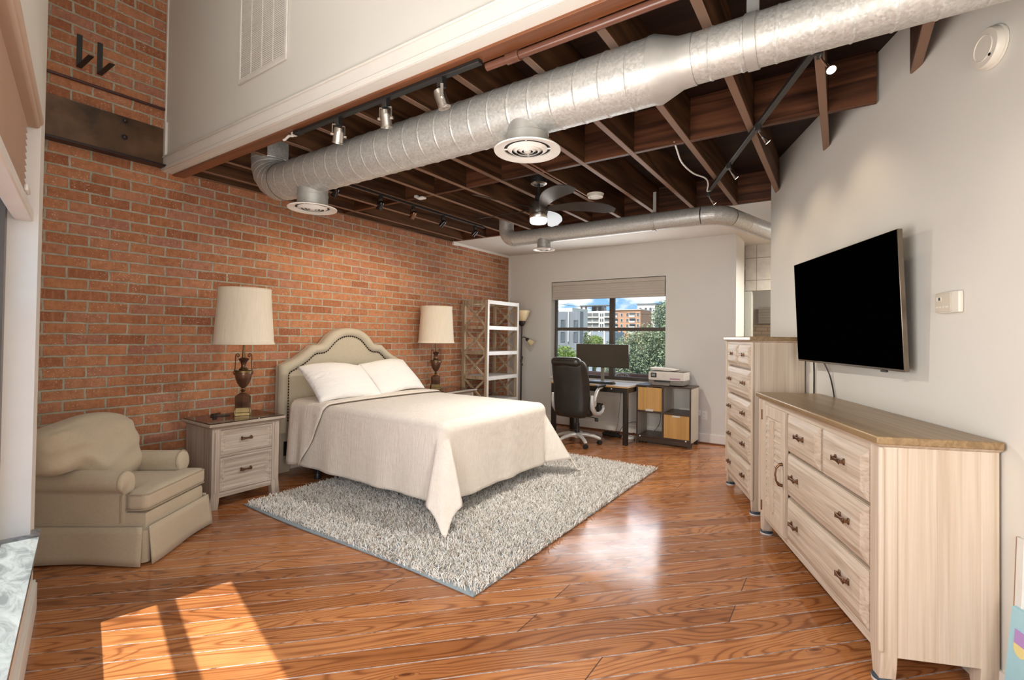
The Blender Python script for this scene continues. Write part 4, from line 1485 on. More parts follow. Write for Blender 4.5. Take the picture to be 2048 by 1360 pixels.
for s in (-1, 1):
    bm = nb(); box(bm, -0.145, -0.07, s * 0.735 - 0.055, s * 0.735 + 0.055, 0, 0.50); obj('headboard_leg', bm, 'linen', bed, bevel=0.008)
    bm = nb(); box(bm, -0.069, -0.055, s * 0.735 - 0.02, s * 0.735 + 0.02, 0.17, 0.31); obj('bracket_plate', bm, 'black', bed)
    bm = nb(); bar(bm, (-0.05, s * 0.70, 0.20), (1.95, s * 0.70, 0.20), 0.03, 0.05); obj('side_rail', bm, 'black', bed)
for x in (0.36, 1.0, 1.86):
    for s in ((-1, 1) if x < 0.5 else (-0.45, 0.45)):
        bm = nb(); cyl(bm, (x, s * 0.66, 0.036 if x > 0.5 else 0.012), (x, s * 0.66, 0.105), 0.022, 0.018, 14); lathe(bm, [(0.032, 0.0 if x < 0.5 else 0.032), (0.034, 0.008 if x < 0.5 else 0.04), (0.024, 0.05)], (x, s * 0.66, 0.0), 16); obj('leg', bm, 'black', bed)
bm = nb(); bar(bm, (0.36, -0.7, 0.085), (0.36, 0.7, 0.085), 0.03, 0.03); bar(bm, (1.86, -0.7, 0.085), (1.86, 0.7, 0.085), 0.03, 0.03); obj('cross_rail', bm, 'black', bed)
XH, XF = -4.42, -2.45
bm = nb(); softbox(bm, ((XH + XF) / 2, YC, 0.275), (XF - XH - 0.03, 1.36, 0.33), 0.03, n=8)
o = obj('box_spring', bm, 'boxspring'); tag(o, 'blue grey box spring showing under the bedspread hem', 'box spring')
bm = nb(); softbox(bm, ((XH + XF) / 2, YC, 0.575), (XF - XH, 1.52, 0.255), 0.06, n=10)
tag(obj('mattress', bm, 'pillow'), 'thick white mattress hidden under the cream bedspread', 'mattress')

# bedspread: drapes over sides and foot, corners hang in pointed folds
HW, OV, ZTOP = 0.775, 0.625, 0.722
SX0, SX1 = -4.41, XF + 0.015
Ls = SX1 - SX0
RR = 0.075


def fall(d):
    if d <= 0:
        return d, 0.0
    arc = RR * PI / 2
    if d < arc:
        a = d / RR
        return RR * math.sin(a), RR * (1 - math.cos(a))
    return RR + (d - arc) * 0.055, RR + (d - arc) * 0.9985


def drape(s, t):
    """cloth coordinates -> point; s from the fold towards the foot, t across"""
    a = s - (Ls - RR)
    sg = 1 if t >= 0 else -1
    b = abs(t) - (HW - RR)
    x, y, z = SX0 + s, YC + t, ZTOP
    crown = 0.012 * (1 - min(1, abs(t) / HW) ** 3)
    if a > 0 and b > 0:
        d = math.hypot(a, b)
        th = math.atan2(b, a)
        o, dn = fall(d)
        hang = max(0.0, d - 0.16)
        w = math.sin(2 * th) ** 2
        w1 = min(1.0, 1.7 * math.sin(2 * th)) ** 0.8
        o += hang * (0.46 * w1 + 0.02 * math.sin(th * 9.0))
        dn -= hang * 0.145 * w1
        thw = th + 0.10 * math.sin(4 * th) * min(1, hang * 2)
        x = SX0 + Ls - RR + o * math.cos(thw)
        y = YC + sg * (HW - RR + o * math.sin(thw))
        z = ZTOP - dn
    elif a > 0:
        o, dn = fall(a)
        hang = max(0.0, a - 0.15)
        o += hang * 0.022 * (math.sin(t * 13 + 0.6) + 0.5 * math.sin(t * 23))
        x = SX0 + Ls - RR + o
        z = ZTOP - dn
    elif b > 0:
        o, dn = fall(b)
        hang = max(0.0, b - 0.15)
        o += hang * 0.020 * (math.sin(s * 11 + 0.4) + 0.6 * math.sin(s * 19 + 2))
        y = YC + sg * (HW - RR + o)
        z = ZTOP - dn
    z += crown * (1 if z > ZTOP - 0.01 else 0)
    if z < 0.042:
        ex = 0.042 - z
        z = 0.042 + 0.01 * math.sin(ex * 20)
        x += ex * 0.5 * (1 if a > 0 else 0)
        y += sg * ex * 0.5 * (1 if b > 0 else 0)
    return Vector((x, y, z))


bs = thing('bedspread', 'cream quilted bedspread draped over the bed', 'bedspread', (-3.3, YC, 0.72))
O = Vector(bs.location)
ns, nt_ = 110, 120
TS, TT = Ls - RR + OV, HW - RR + OV
bm = nb(); grid(bm, lambda u, v: drape(u * TS, -TT + 2 * TT * v) - O, ns, nt_)
o = obj('cover', bm, 'spread', bs, angle=180)
so_ = o.modifiers.new('solid', 'SOLIDIFY'); so_.thickness = 0.008; so_.offset = 1
# turned-back edge towards the pillows


def fold(u, v):
    t = -TT + 2 * TT * v
    d = max(0.0, abs(t) - HW + RR)
    x1 = 0.545 - 0.34 * (d / OV) ** 1.3
    x0 = 0.01
    s = x0 + (x1 - x0) * u
    sg = 1 if t >= 0 else -1
    o, dn = fall(abs(t) - (HW - RR)) if abs(t) > HW - RR else (abs(t) - (HW - RR), 0.0)
    lift = 0.018 * math.sin(min(1, (1 - u) * 6 + 0.15) * PI / 2) * (1 if u < 0.999 else 0.2)
    wav = 0.015 * d / OV * math.sin(s * 30)
    ba = 0.012 if u > 0.97 else 0.018
    return Vector((SX0 + s, YC + sg * (HW - RR + o + (ba + wav if dn > 0 else 0)), max(0.10, ZTOP - dn + (ba + 0.012 * (1 - min(1, abs(t) / HW) ** 3) if dn < RR else 0)))) - O


bm = nb(); grid(bm, fold, 26, 90)
o = obj('turned_back_edge', bm, 'spread', bs, angle=180)
so_ = o.modifiers.new('solid', 'SOLIDIFY'); so_.thickness = 0.006; so_.offset = 1
bm = nb()
tube(bm, [fold(1.0, v) + Vector((0.003, 0, 0.001)) for v in np.linspace(0.02, 0.98, 90)], 0.0042, 6)
obj('edge_seam', bm, 'spreadhem', bs)


def pillow(label, loc, rot, L, W, T, seed):
    bm = nb()
    rng = random.Random(seed)
    nu = 26
    ph = [rng.uniform(0, 6.28) for _ in range(6)]
    vs = {}
    for sgn in (1, -1):
        for i in range(nu + 1):
            for j in range(nu + 1):
                a, b = -1 + 2 * i / nu, -1 + 2 * j / nu
                edge = i in (0, nu) or j in (0, nu)
                if edge and sgn < 0:
                    vs[(sgn, i, j)] = vs[(1, i, j)]
                    continue
                th = (max(0, 1 - abs(a) ** 2.4) ** 0.55) * (max(0, 1 - abs(b) ** 2.4) ** 0.55)
                pin = 1 - 0.055 * (1 - abs(a) ** 2) * abs(b) ** 6
                pin2 = 1 - 0.05 * (1 - abs(b) ** 2) * abs(a) ** 6
                wr = 0.05 * math.sin(7 * a + 5 * b + ph[0]) * abs(b) * abs(a) + 0.035 * math.sin(11 * a - 4 * b + ph[1]) * (1 - th)
                z = sgn * T / 2 * (th + wr * (0 if edge else 1)) - 0.02 * (a * a) + 0.012 * math.sin(3 * a + ph[2])
                vs[(sgn, i, j)] = bm.verts.new((a * L / 2 * pin2, b * W / 2 * pin, z))
    for sgn in (1, -1):
        for i in range(nu):
            for j in range(nu):
                q = [vs[(sgn, i, j)], vs[(sgn, i + 1, j)], vs[(sgn, i + 1, j + 1)], vs[(sgn, i, j + 1)]]
                if len(set(q)) == 4:
                    quadface(bm, q)
    o = obj('pillow', bm, 'pillow', angle=180)
    o.location = loc
    o.rotation_euler = rot
    return tag(o, label, 'pillow', 'white pillows on the bed')


# local x along the bed width, local y up the slope
pillow('white pillow leaning on the headboard at the near left side of the bed', (-4.185, 3.12, 0.915), (R(39), R(1), R(90)), 0.77, 0.51, 0.17, 4)
pillow('white pillow leaning on the headboard at the far side, half behind the other', (-4.235, 3.835, 0.925), (R(41), R(-2), R(91)), 0.70, 0.50, 0.14, 9)


# ---------------------------------------------------------------- drawer handles, shared by the case goods
def handle(parent, x, y, z, w=0.075, style='bow', mat='bronze'):
    """bow-tie pull on the plane y, standing out towards -y"""
    bm = nb()
    for s in (-1, 1):
        cbox(bm, (x + s * w / 2, y - 0.003, z), (0.013, 0.006, 0.030))
        bar(bm, (x + s * w / 2, y, z), (x + s * w / 2, y - 0.022, z), 0.012, 0.014)
    pts = []
    for i in range(9):
        t_ = -1 + i / 4
        pts.append((t_ * w / 2, 0.0065 + 0.0075 * abs(t_) ** 1.6))
    A = [bm.verts.new((x + a, y - 0.020, z + h)) for a, h in pts] + [bm.verts.new((x + a, y - 0.020, z - h)) for a, h in reversed(pts)]
    B = [bm.verts.new((v.co.x, y - 0.025, v.co.z)) for v in A]
    nA = len(A)
    for i in range(8):
        bm.faces.new((A[i], A[i + 1], A[nA - 2 - i], A[nA - 1 - i]))
        bm.faces.new((B[i + 1], B[i], B[nA - 1 - i], B[nA - 2 - i]))
    for i in range(nA):
        j = (i + 1) % nA
        bm.faces.new((A[i], B[i], B[j], A[j]))
    return obj('handle', bm, mat, parent, bevel=0.0015, seg=1)


def panel_drawer(root, x0, x1, z0, z1, y, mat, hx, frame=0.05, deep=0.012, name='drawer', hw=0.075):
    """drawer front with a sunk panel framed by a bevelled moulding; front plane at y (towards -y)"""
    bm = nb()
    box(bm, x0, x1, y + deep, y + 0.03, z0, z1)
    ringprism(bm, [(x0, z0), (x1, z0), (x1, z1), (x0, z1)], [(x0 + frame * 0.35, z0 + frame * 0.35), (x1 - frame * 0.35, z0 + frame * 0.35), (x1 - frame * 0.35, z1 - frame * 0.35), (x0 + frame * 0.35, z1 - frame * 0.35)], 'y', y - 0.004, y + deep)
    # sloped moulding from frame down to panel
    a = frame * 0.35
    o4 = [(x0 + a, z0 + a), (x1 - a, z0 + a), (x1 - a, z1 - a), (x0 + a, z1 - a)]
    i4 = [(x0 + frame, z0 + frame), (x1 - frame, z0 + frame), (x1 - frame, z1 - frame), (x0 + frame, z1 - frame)]
    ov = [bm.verts.new((p[0], y - 0.001, p[1])) for p in o4]
    iv = [bm.verts.new((p[0], y + deep - 0.001, p[1])) for p in i4]
    for i in range(4):
        j = (i + 1) % 4
        bm.faces.new((ov[i], ov[j], iv[j], iv[i]))
    d = obj(name, bm, mat, root, bevel=0.0015, seg=1)
    for h in hx:
        handle(d, h, y + deep, (z0 + z1) / 2 + 0.008, hw)
    return d


# ---------------------------------------------------------------- nightstands
def nightstand(name, label, loc):
    """front towards the room; local x along the front, y into depth"""
    t = thing(name, label, 'nightstand', loc, PI / 2, 'nightstands beside the bed')
    W, D, H = 0.60, 0.45, 0.672
    hw = W / 2 - 0.03
    bm = nb(); box(bm, -hw + 0.03, hw - 0.03, 0.035, D - 0.02, 0.10, H - 0.05); obj('carcass', bm, 'gz', t)
    for s in (-1, 1):
        bm = nb(); box(bm, s * (hw - 0.0125) - 0.0125, s * (hw - 0.0125) + 0.0125, 0.05, D - 0.05, 0.09, H - 0.045); obj('side_panel', bm, 'gz', t)
        for f in (0, 1):
            bm = nb()
            y0_, y1_ = (0.0, 0.055) if f == 0 else (D - 0.055, D)
            xa = s * hw
            xi = s * (hw - 0.062)
            pr = [(xa, H - 0.045), (xa, 0.13), (xa + s * 0.014, 0.0), (xi + s * 0.012, 0.0), (xi, 0.10), (xi, H - 0.045)]
            prism(bm, pr, 'y', y0_, y1_)
            if f == 0:
                box(bm, min(xa, xi) + 0.02, max(xa, xi) - 0.02, -0.004, 0.0, 0.13, H - 0.07)
            obj('leg', bm, 'gz', t, bevel=0.003)
    bm = nb(); box(bm, -hw + 0.06, hw - 0.06, 0.006, 0.03, 0.088, 0.128); obj('front_apron', bm, 'gx', t, bevel=0.002)
    bm = nb(); box(bm, -hw + 0.06, hw - 0.06, 0.004, 0.03, 0.40, 0.417); box(bm, -hw + 0.06, hw - 0.06, 0.004, 0.03, 0.615, 0.632); obj('front_rail', bm, 'gx', t, bevel=0.002)
    panel_drawer(t, -hw + 0.063, hw - 0.063, 0.132, 0.398, 0.006, 'gx', (0.0,), 0.045)
    panel_drawer(t, -hw + 0.063, hw - 0.063, 0.420, 0.613, 0.006, 'gx', (0.0,), 0.045)
    bm = nb()
    z0_ = H - 0.046
    steps = [(-0.002, z0_), (0.006, z0_ + 0.008), (0.026, z0_ + 0.022), (0.034, z0_ + 0.026), (0.036, z0_ + 0.040), (0.033, H)]
    prev = None
    for o_, z in steps:
        ring = [bm.verts.new(p) for p in ((-hw - o_, -o_, z), (hw + o_, -o_, z), (hw + o_, D, z), (-hw - o_, D, z))]
        if prev:
            for i in range(4):
                bm.faces.new((prev[i], prev[(i + 1) % 4], ring[(i + 1) % 4], ring[i]))
        else:
            bm.faces.new(ring)
        prev = ring
    bm.faces.new(prev)
    tp = obj('top', bm, 'gx', t)
    bm = nb(); box(bm, -hw - 0.028, hw + 0.028, -0.028, D - 0.01, H, H + 0.007); obj('glass_cover', bm, 'brownglass', tp, bevel=0.002)
    return t


nightstand('nightstand', 'greige two drawer nightstand with dark glass top beside the armchair', (-4.02, 2.085, 0))
nightstand('nightstand', 'greige nightstand on the far side of the bed by the shelf', (-4.10, 4.86, 0))


# ---------------------------------------------------------------- table lamps
def table_lamp(label, loc, rz):
    t = thing('table_lamp', label, 'table lamp', loc, rz, 'urn table lamps flanking the bed')
    bm = nb()
    cbox(bm, (0, 0, 0.013), (0.125, 0.125, 0.026)); cbox(bm, (0, 0, 0.047), (0.112, 0.112, 0.042))
    for sx_ in (-1, 1):
        for sy_ in (-1, 1):
            tube(bm, [(sx_ * 0.060, sy_ * 0.060, 0.0), (sx_ * 0.058, sy_ * 0.058, 0.04), (sx_ * 0.050, sy_ * 0.050, 0.068)], [0.008, 0.006, 0.007], 8)
    obj('base_plinth', bm, 'brass', t, bevel=0.005)
    bm = nb()
    lathe(bm, [(0.060, 0.068), (0.060, 0.155), (0.058, 0.162), (0.035, 0.182), (0.022, 0.190), (0.012, 0.192)], n=8)
    obj('pedestal', bm, 'lampbronze', t, angle=30)
    bm = nb(); lathe(bm, [(0.012, 0.188), (0.010, 0.196), (0.017, 0.206), (0.020, 0.213), (0.011, 0.222), (0.011, 0.228), (0.018, 0.234)], n=24); obj('stem_knop', bm, 'brass', t)
    bm = nb(); lathe(bm, [(0.016, 0.232), (0.030, 0.246), (0.048, 0.275), (0.060, 0.310), (0.066, 0.345), (0.066, 0.366), (0.060, 0.376), (0.040, 0.384), (0.034, 0.388)], n=32); obj('urn_body', bm, 'lampbronze', t)
    bm = nb(); lathe(bm, [(0.062, 0.362), (0.0675, 0.365), (0.0675, 0.378), (0.060, 0.382)], n=32, cap0=False, cap1=False); lathe(bm, [(0.034, 0.388), (0.036, 0.394), (0.026, 0.402)], n=24); obj('urn_band', bm, 'brass', t)
    bm = nb(); lathe(bm, [(0.027, 0.398), (0.020, 0.412), (0.019, 0.430), (0.027, 0.455), (0.040, 0.474), (0.043, 0.480), (0.034, 0.486), (0.014, 0.492)], n=28); obj('urn_neck', bm, 'lampbronze', t)
    bm = nb(); lathe(bm, [(0.014, 0.488), (0.013, 0.50), (0.010, 0.56), (0.010, 0.62)], n=16); obj('socket_stem', bm, 'brass', t)
    for s in (-1, 1):
        bm = nb()
        pts = [(s * 0.066, 0, 0.372), (s * 0.062, 0, 0.42), (s * 0.061, 0, 0.47), (s * 0.062, 0, 0.50), (s * 0.056, 0, 0.520), (s * 0.045, 0, 0.526), (s * 0.036, 0, 0.518), (s * 0.034, 0, 0.504), (s * 0.042, 0, 0.496), (s * 0.049, 0, 0.503), (s * 0.045, 0, 0.511)]
        tube(bm, pts, [0.005, 0.0042, 0.0042, 0.0045, 0.005, 0.005, 0.005, 0.005, 0.0055, 0.0055, 0.006], 8)
        lathe(bm, [(0.004, -0.022), (0.010, -0.012), (0.010, 0.004), (0.004, 0.010)], (s * 0.067, 0, 0.368), 10)
        obj('handle', bm, 'bronze', t)
    bm = nb()
    r0, r1 = 0.238, 0.205
    z0_, z1_ = 0.605, 1.085
    prof = [(r0 + 0.001, z0_), (r0 + 0.003, z0_ + 0.004)] + [(r0 + (r1 - r0) * min(1, i / 10) ** 0.55, z0_ + 0.006 + (z1_ - z0_ - 0.01) * i / 14) for i in range(15)] + [(r1, z1_), (r1 - 0.004, z1_), (r1 - 0.004, z1_ - 0.004), (r0 - 0.006, z0_ + 0.02), (r0 - 0.004, z0_)]
    lathe(bm, prof, n=48, cap0=False, cap1=False)
    sh = obj('lamp_shade', bm, 'shade', t, angle=60)
    bm = nb()
    for z in (z0_ + 0.004, z1_ - 0.004):
        rr = r0 if z < 0.8 else r1
        tube(bm, [((rr + 0.001) * math.cos(a), (rr + 0.001) * math.sin(a), z) for a in np.linspace(0, 2 * PI, 49)], 0.004, 6)
    obj('shade_trim', bm, 'shade', sh)
    bm = nb()
    for q in range(3):
        a = q * 2 * PI / 3
        bar(bm, (0, 0, z1_ - 0.03), (r1 * math.cos(a), r1 * math.sin(a), z1_ - 0.012), 0.003, 0.003)
    cyl(bm, (0, 0, 0.62), (0, 0, z1_ - 0.02), 0.004, n=8)
    obj('shade_spider', bm, 'brass', sh)
    return t


table_lamp('bronze urn table lamp with cream drum shade on the nightstand beside the armchair', (-4.255, 2.16, 0.679), R(62))
table_lamp('bronze urn table lamp with cream drum shade on the far side of the bed', (-4.40, 4.71, 0.679), R(52))
bm = nb(); tube(bm, [(-4.30, 2.08, 0.684), (-4.33, 1.98, 0.684), (-4.38, 1.96, 0.69), (-4.45, 2.0, 0.684), (-4.47, 2.08, 0.684)], 0.004, 6); cbox(bm, (-4.33, 1.97, 0.692), (0.02, 0.03, 0.025))
tag(obj('lamp_cord', bm, 'black'), 'black cord switch lying on the near nightstand beside the lamp', 'cord')

# ---------------------------------------------------------------- armchair
ac = thing('armchair', 'beige skirted club armchair with loose cushions in the left corner', 'armchair', (-3.422 - 0.588 * 0.3, 1.186 + 0.809 * 0.3, 0), math.atan2(0.809, -0.588))
# local: x across (0.6 wide), y into depth, front at y=0
bm = nb(); softbox(bm, (0, 0.40, 0.168), (0.575, 0.785, 0.27), 0.03, (0, 0, 0), 8); obj('seat_base', bm, 'chairfab', ac)
for s in (-1, 1):
    bm = nb()
    prof = []
    cx_, cz_, rr = s * 0.262, 0.475, 0.066
    ys = [(0.135, 0.82), (0.142, 0.95), (0.155, 1.0), (0.45, 1.0), (0.70, 1.0), (0.74, 0.9)]
    prev = None
    for y_, sc_y in ys:
        ring = []
        outl = []
        outl.append((s * 0.225, 0.20)); outl.append((s * 0.225, 0.36))
        for i in range(15):
            a = R(200 - 265 * i / 14)
            outl.append((cx_ + s * rr * math.cos(a) * 1.0, cz_ + rr * math.sin(a)))
        outl.append((s * 0.293, 0.40)); outl.append((s * 0.297, 0.20))
        ctr = Vector((s * 0.262, 0.36))
        for p in outl:
            q = ctr + (Vector(p) - ctr) * (1 if sc_y >= 1 else sc_y)
            ring.append(bm.verts.new((q.x, y_, q.y)))
        if prev:
            for i in range(len(ring)):
                j = (i + 1) % len(ring)
                bm.faces.new((prev[i], prev[j], ring[j], ring[i]))
        else:
            bm.faces.new(list(reversed(ring)))
        prev = ring
    bm.faces.new(prev)
    arm = obj('arm', bm, 'chairfab', ac, angle=75)
    bm = nb()
    pts = []
    for i in range(19):
        a = R(215 - 290 * i / 18)
        pts.append((cx_ + s * (rr + 0.001) * math.cos(a), 0.152, cz_ + (rr + 0.001) * math.sin(a)))
    pts.append((s * 0.298, 0.152, 0.40)); pts.append((s * 0.30, 0.150, 0.24))
    tube(bm, pts, 0.004, 6)
    obj('piping', bm, 'piping', arm)
bm = nb()
softbox(bm, (-0.02, 0.70, 0.43), (0.50, 0.16, 0.56), 0.06, (0, 0.02, 0.02), 10, warp=lambda p, a: (p.x * (1 - 0.06 * max(0, a.z)), p.y + 0.10 * max(0, (p.z - 0.3)), p.z))
obj('back', bm, 'chairfab', ac)
bm = nb()


def bcw(p, a):
    w = 0.011 * math.sin(5 * a.x + 3 * a.z) * (1 - a.x * a.x) + 0.007 * math.sin(9 * a.z - 4 * a.x)
    tz = 0.018 * math.sin(2.2 * a.x + 1.2) - 0.03 * max(0, a.x) ** 3
    q_ = max(0.0, min(1.0, (-0.15 - p.x) / 0.12))
    zm = 0.40 + 0.145 * q_ * q_ * (3 - 2 * q_)
    pz = zm + (p.z - 0.39) * (0.82 - zm) / (0.82 - 0.39)
    p = Vector((p.x, p.y, pz))
    return (p.x * (1 - 0.05 * max(0, a.z) ** 2), p.y + w * (1 if a.y < 0 else 0.2) + 0.20 * (p.z - 0.6), p.z + tz * max(0, a.z))


softbox(bm, (-0.10, 0.50, 0.605), (0.70, 0.17, 0.43), 0.07, (0.0, 0.05, 0.012), 18, warp=bcw)
obj('back_cushion', bm, 'chairfab', ac, angle=180)
bm = nb()


def scw(p, a):
    nar = 0.205 / 0.292 if p.y > 0.13 else 1.0
    return (p.x * nar, p.y, p.z + 0.010 * (1 - a.x * a.x) * (1 if a.z > 0 else 0.1))


softbox(bm, (0, 0.27, 0.36), (0.59, 0.54, 0.105), 0.03, (0, 0, 0.014), 22, warp=scw)
sc0 = obj('seat_cushion', bm, 'chairfab', ac, angle=180)
bm = nb()
for z in (0.405, 0.315):
    pts = [(-0.205, 0.16, z), (-0.29, 0.125, z), (-0.297, 0.09, z), (-0.295, 0.03, z), (-0.27, 0.002, z), (0.27, 0.002, z), (0.295, 0.03, z), (0.297, 0.09, z), (0.29, 0.125, z), (0.205, 0.16, z)]
    tube(bm, pts, 0.0045, 6)
obj('piping', bm, 'piping', sc0)
# skirt with inverted pleats at the corners


def skirt(bm, p, q, out, gap=0.0):
    p, q, out = Vector(p), Vector(q), Vector(out)
    d = (q - p).normalized()
    L = (q - p).length
    nu, nv = 24, 5

    def f(u, v):
        s = L * u
        z = 0.222 - 0.216 * v
        fl = 0.012 + 0.026 * v + 0.012 * v * math.sin(s * 9 + 1)
        e = 0.02 * v * ((2 * u - 1))
        x = p + d * (s + e) + out * fl
        return Vector((x.x, x.y, z + 0.006 * math.sin(s * 4) * v))
    grid(bm, f, nu, nv)


for nm_, a_, b_, c_ in (('f', (-0.295, 0.0, 0), (0.295, 0.0, 0), (0, -1, 0)), ('l', (-0.30, 0.78, 0), (-0.30, 0.012, 0), (-1, 0, 0)), ('r', (0.30, 0.012, 0), (0.30, 0.78, 0), (1, 0, 0)), ('b', (0.30, 0.79, 0), (-0.30, 0.79, 0), (0, 1, 0))):
    bm = nb(); skirt(bm, a_, b_, c_)
    o = obj('skirt_panel', bm, 'chairfab', ac, angle=180)
    sm = o.modifiers.new('solid', 'SOLIDIFY'); sm.thickness = 0.006; sm.offset = 1
for sx_ in (-1, 1):
    bm = nb(); lathe(bm, [(0.030, 0.012), (0.028, 0.2)], (sx_ * 0.285, 0.015, 0), 16); obj('pleat', bm, 'chairfab', ac)
# ---------------------------------------------------------------- open shelf
sh = thing('bookshelf', 'tall open shelf of rustic wood with crossed side braces in the far corner', 'bookshelf', (-4.17, 5.92, 0), PI / 2)
W, D, H = 0.81, 0.47, 1.905
LV = [0.06, 0.42, 0.775, 1.135, 1.505, H - 0.03]
for sx_ in (-1, 1):
    for y in (0.0, D - 0.045):
        bm = nb(); box(bm, sx_ * W / 2 - (0.045 if sx_ > 0 else 0), sx_ * W / 2 + (0 if sx_ > 0 else 0.045), y, y + 0.045, 0, H)
        p = obj('post', bm, 'rustic', sh, bevel=0.003)
        if y == 0.0:
            bm = nb(); box(bm, sx_ * W / 2 - (0.042 if sx_ > 0 else -0.003), sx_ * W / 2 + (-0.003 if sx_ > 0 else 0.042), -0.004, 0.0, 0.0, H); obj('painted_face', bm, 'rusticwhite', p)
    xs = sx_ * (W / 2 - 0.022)
    for z in LV:
        bm = nb(); box(bm, xs - 0.02, xs + 0.02, 0.045, D - 0.045, z - 0.02, z + 0.025); obj('side_rail', bm, 'rustic', sh, bevel=0.003)
    for za, zb in zip(LV, LV[1:]):
        bm = nb()
        bar(bm, (xs, 0.045, za + 0.02), (xs, D - 0.045, zb - 0.02), 0.022, 0.026)
        bar(bm, (xs + 0.002, 0.045, zb - 0.02), (xs + 0.002, D - 0.045, za + 0.02), 0.022, 0.026)
        obj('cross_brace', bm, 'rustic', sh)
for i, z in enumerate(LV):
    top = i == len(LV) - 1
    bm = nb()
    if not top:
        box(bm, -W / 2 + 0.03, W / 2 - 0.03, 0.01, D - 0.01, z + 0.0, z + 0.024)
    else:
        box(bm, -W / 2 + 0.045, W / 2 - 0.045, D - 0.04, D - 0.005, z - 0.02, z + 0.025)
    s_ = obj('shelf_board' if not top else 'top_back_rail', bm, 'shelfgrey' if not top else 'rustic', sh, bevel=0.002)
    bm = nb(); box(bm, -W / 2 + 0.042, W / 2 - 0.042, -0.004, 0.014, z - 0.028, z + 0.027); obj('front_edge', bm, 'rusticwhite', s_, bevel=0.002)

# ---------------------------------------------------------------- floor lamp
fl_ = thing('floor_lamp', 'black floor lamp with amber bowl and small side shade in the far corner', 'floor lamp', (-4.20, 6.46, 0))
bm = nb(); lathe(bm, [(0.13, 0.0), (0.13, 0.012), (0.10, 0.025), (0.03, 0.04), (0.014, 0.06)], n=32); obj('base', bm, 'lampblack', fl_)
bm = nb(); cyl(bm, (0, 0, 0.05), (0, 0, 1.56), 0.0125, n=14); lathe(bm, [(0.013, 0.98), (0.018, 0.985), (0.018, 1.02), (0.013, 1.025)], n=16); obj('pole', bm, 'lampblack', fl_)
bm = nb(); lathe(bm, [(0.013, 1.545), (0.03, 1.555), (0.052, 1.585), (0.062, 1.625), (0.058, 1.632)], n=28); obj('bowl_cup', bm, 'lampblack', fl_)
bm = nb(); lathe(bm, [(0.045, 1.622), (0.062, 1.634), (0.088, 1.68), (0.112, 1.745), (0.132, 1.795), (0.128, 1.796), (0.106, 1.745), (0.08, 1.68), (0.05, 1.635), (0.001, 1.63)], n=36, cap0=False); obj('bowl_shade', bm, 'amber', fl_)
bm = nb()
d_ = Vector((0.83, 0.56, 0))
tube(bm, [Vector((0, 0, 1.36)), d_ * 0.03 + Vector((0, 0, 1.378)), d_ * 0.06 + Vector((0, 0, 1.372)), d_ * 0.075 + Vector((0, 0, 1.352))], 0.007, 8)
arm = obj('side_arm', bm, 'lampblack', fl_)
mt = Matrix.Translation(d_ * 0.078 + Vector((0, 0, 1.350))) @ (Vector((0.62, 0.42, -0.66)).normalized().to_track_quat('Z', 'Y')).to_matrix().to_4x4()
bm = nb(); lathe(bm, [(0.012, -0.01), (0.026, 0.005), (0.030, 0.04), (0.028, 0.042)], n=20); bmesh.ops.transform(bm, matrix=mt, verts=bm.verts); obj('side_cup', bm, 'lampblack', arm)
bm = nb(); lathe(bm, [(0.030, 0.036), (0.042, 0.07), (0.056, 0.125), (0.053, 0.125), (0.038, 0.07), (0.02, 0.04)], n=24, cap0=False, cap1=False); bmesh.ops.transform(bm, matrix=mt, verts=bm.verts); obj('side_shade', bm, 'amber', arm)
bm = nb(); cbox(bm, (0.018, 0.0, 1.05), (0.012, 0.014, 0.05)); cbox(bm, (0.018, 0.004, 0.94), (0.010, 0.012, 0.03)); obj('switch', bm, 'lampblack', fl_)

# ---------------------------------------------------------------- desk
dk = thing('desk', 'black framed writing desk with pale top under the back window', 'desk', (-2.82, 6.28, 0))
x0, x1, y0_, y1_ = -0.56, 0.555, -0.30, 0.33
for lx in (x0, x1 - 0.058):
    for ly in (y0_, y1_ - 0.058):
        bm = nb(); box(bm, lx, lx + 0.058, ly, ly + 0.058, 0, 0.735); obj('leg', bm, 'deskblack', dk, bevel=0.002)
bm = nb(); box(bm, x0 + 0.058, x1 - 0.058, y0_ + 0.004, y0_ + 0.03, 0.668, 0.735); box(bm, x0 + 0.058, x1 - 0.058, y1_ - 0.03, y1_ - 0.004, 0.668, 0.735)
box(bm, x0 + 0.004, x0 + 0.03, y0_ + 0.058, y1_ - 0.058, 0.668, 0.735); box(bm, x1 - 0.03, x1 - 0.004, y0_ + 0.058, y1_ - 0.058, 0.668, 0.735)
obj('apron_frame', bm, 'deskblack', dk)
bm = nb(); box(bm, x0 - 0.003, x1 + 0.003, y0_ - 0.003, y1_, 0.735, 0.756); dt = obj('desk_top', bm, 'desktop', dk)
bm = nb(); box(bm, x0 - 0.005, x1 + 0.005, y0_ - 0.006, y0_ - 0.003, 0.735, 0.7562); obj('front_edge_band', bm, 'deskedge', dt)
bm = nb(); lathe(bm, [(0.008, 0), (0.008, 0.004), (0.004, 0.006)], n=12); o = obj('cap', bm, 'whiteplastic', dk, loc=(0.34, y0_ + 0.004, 0.715)); o.rotation_euler = (PI / 2, 0, 0)

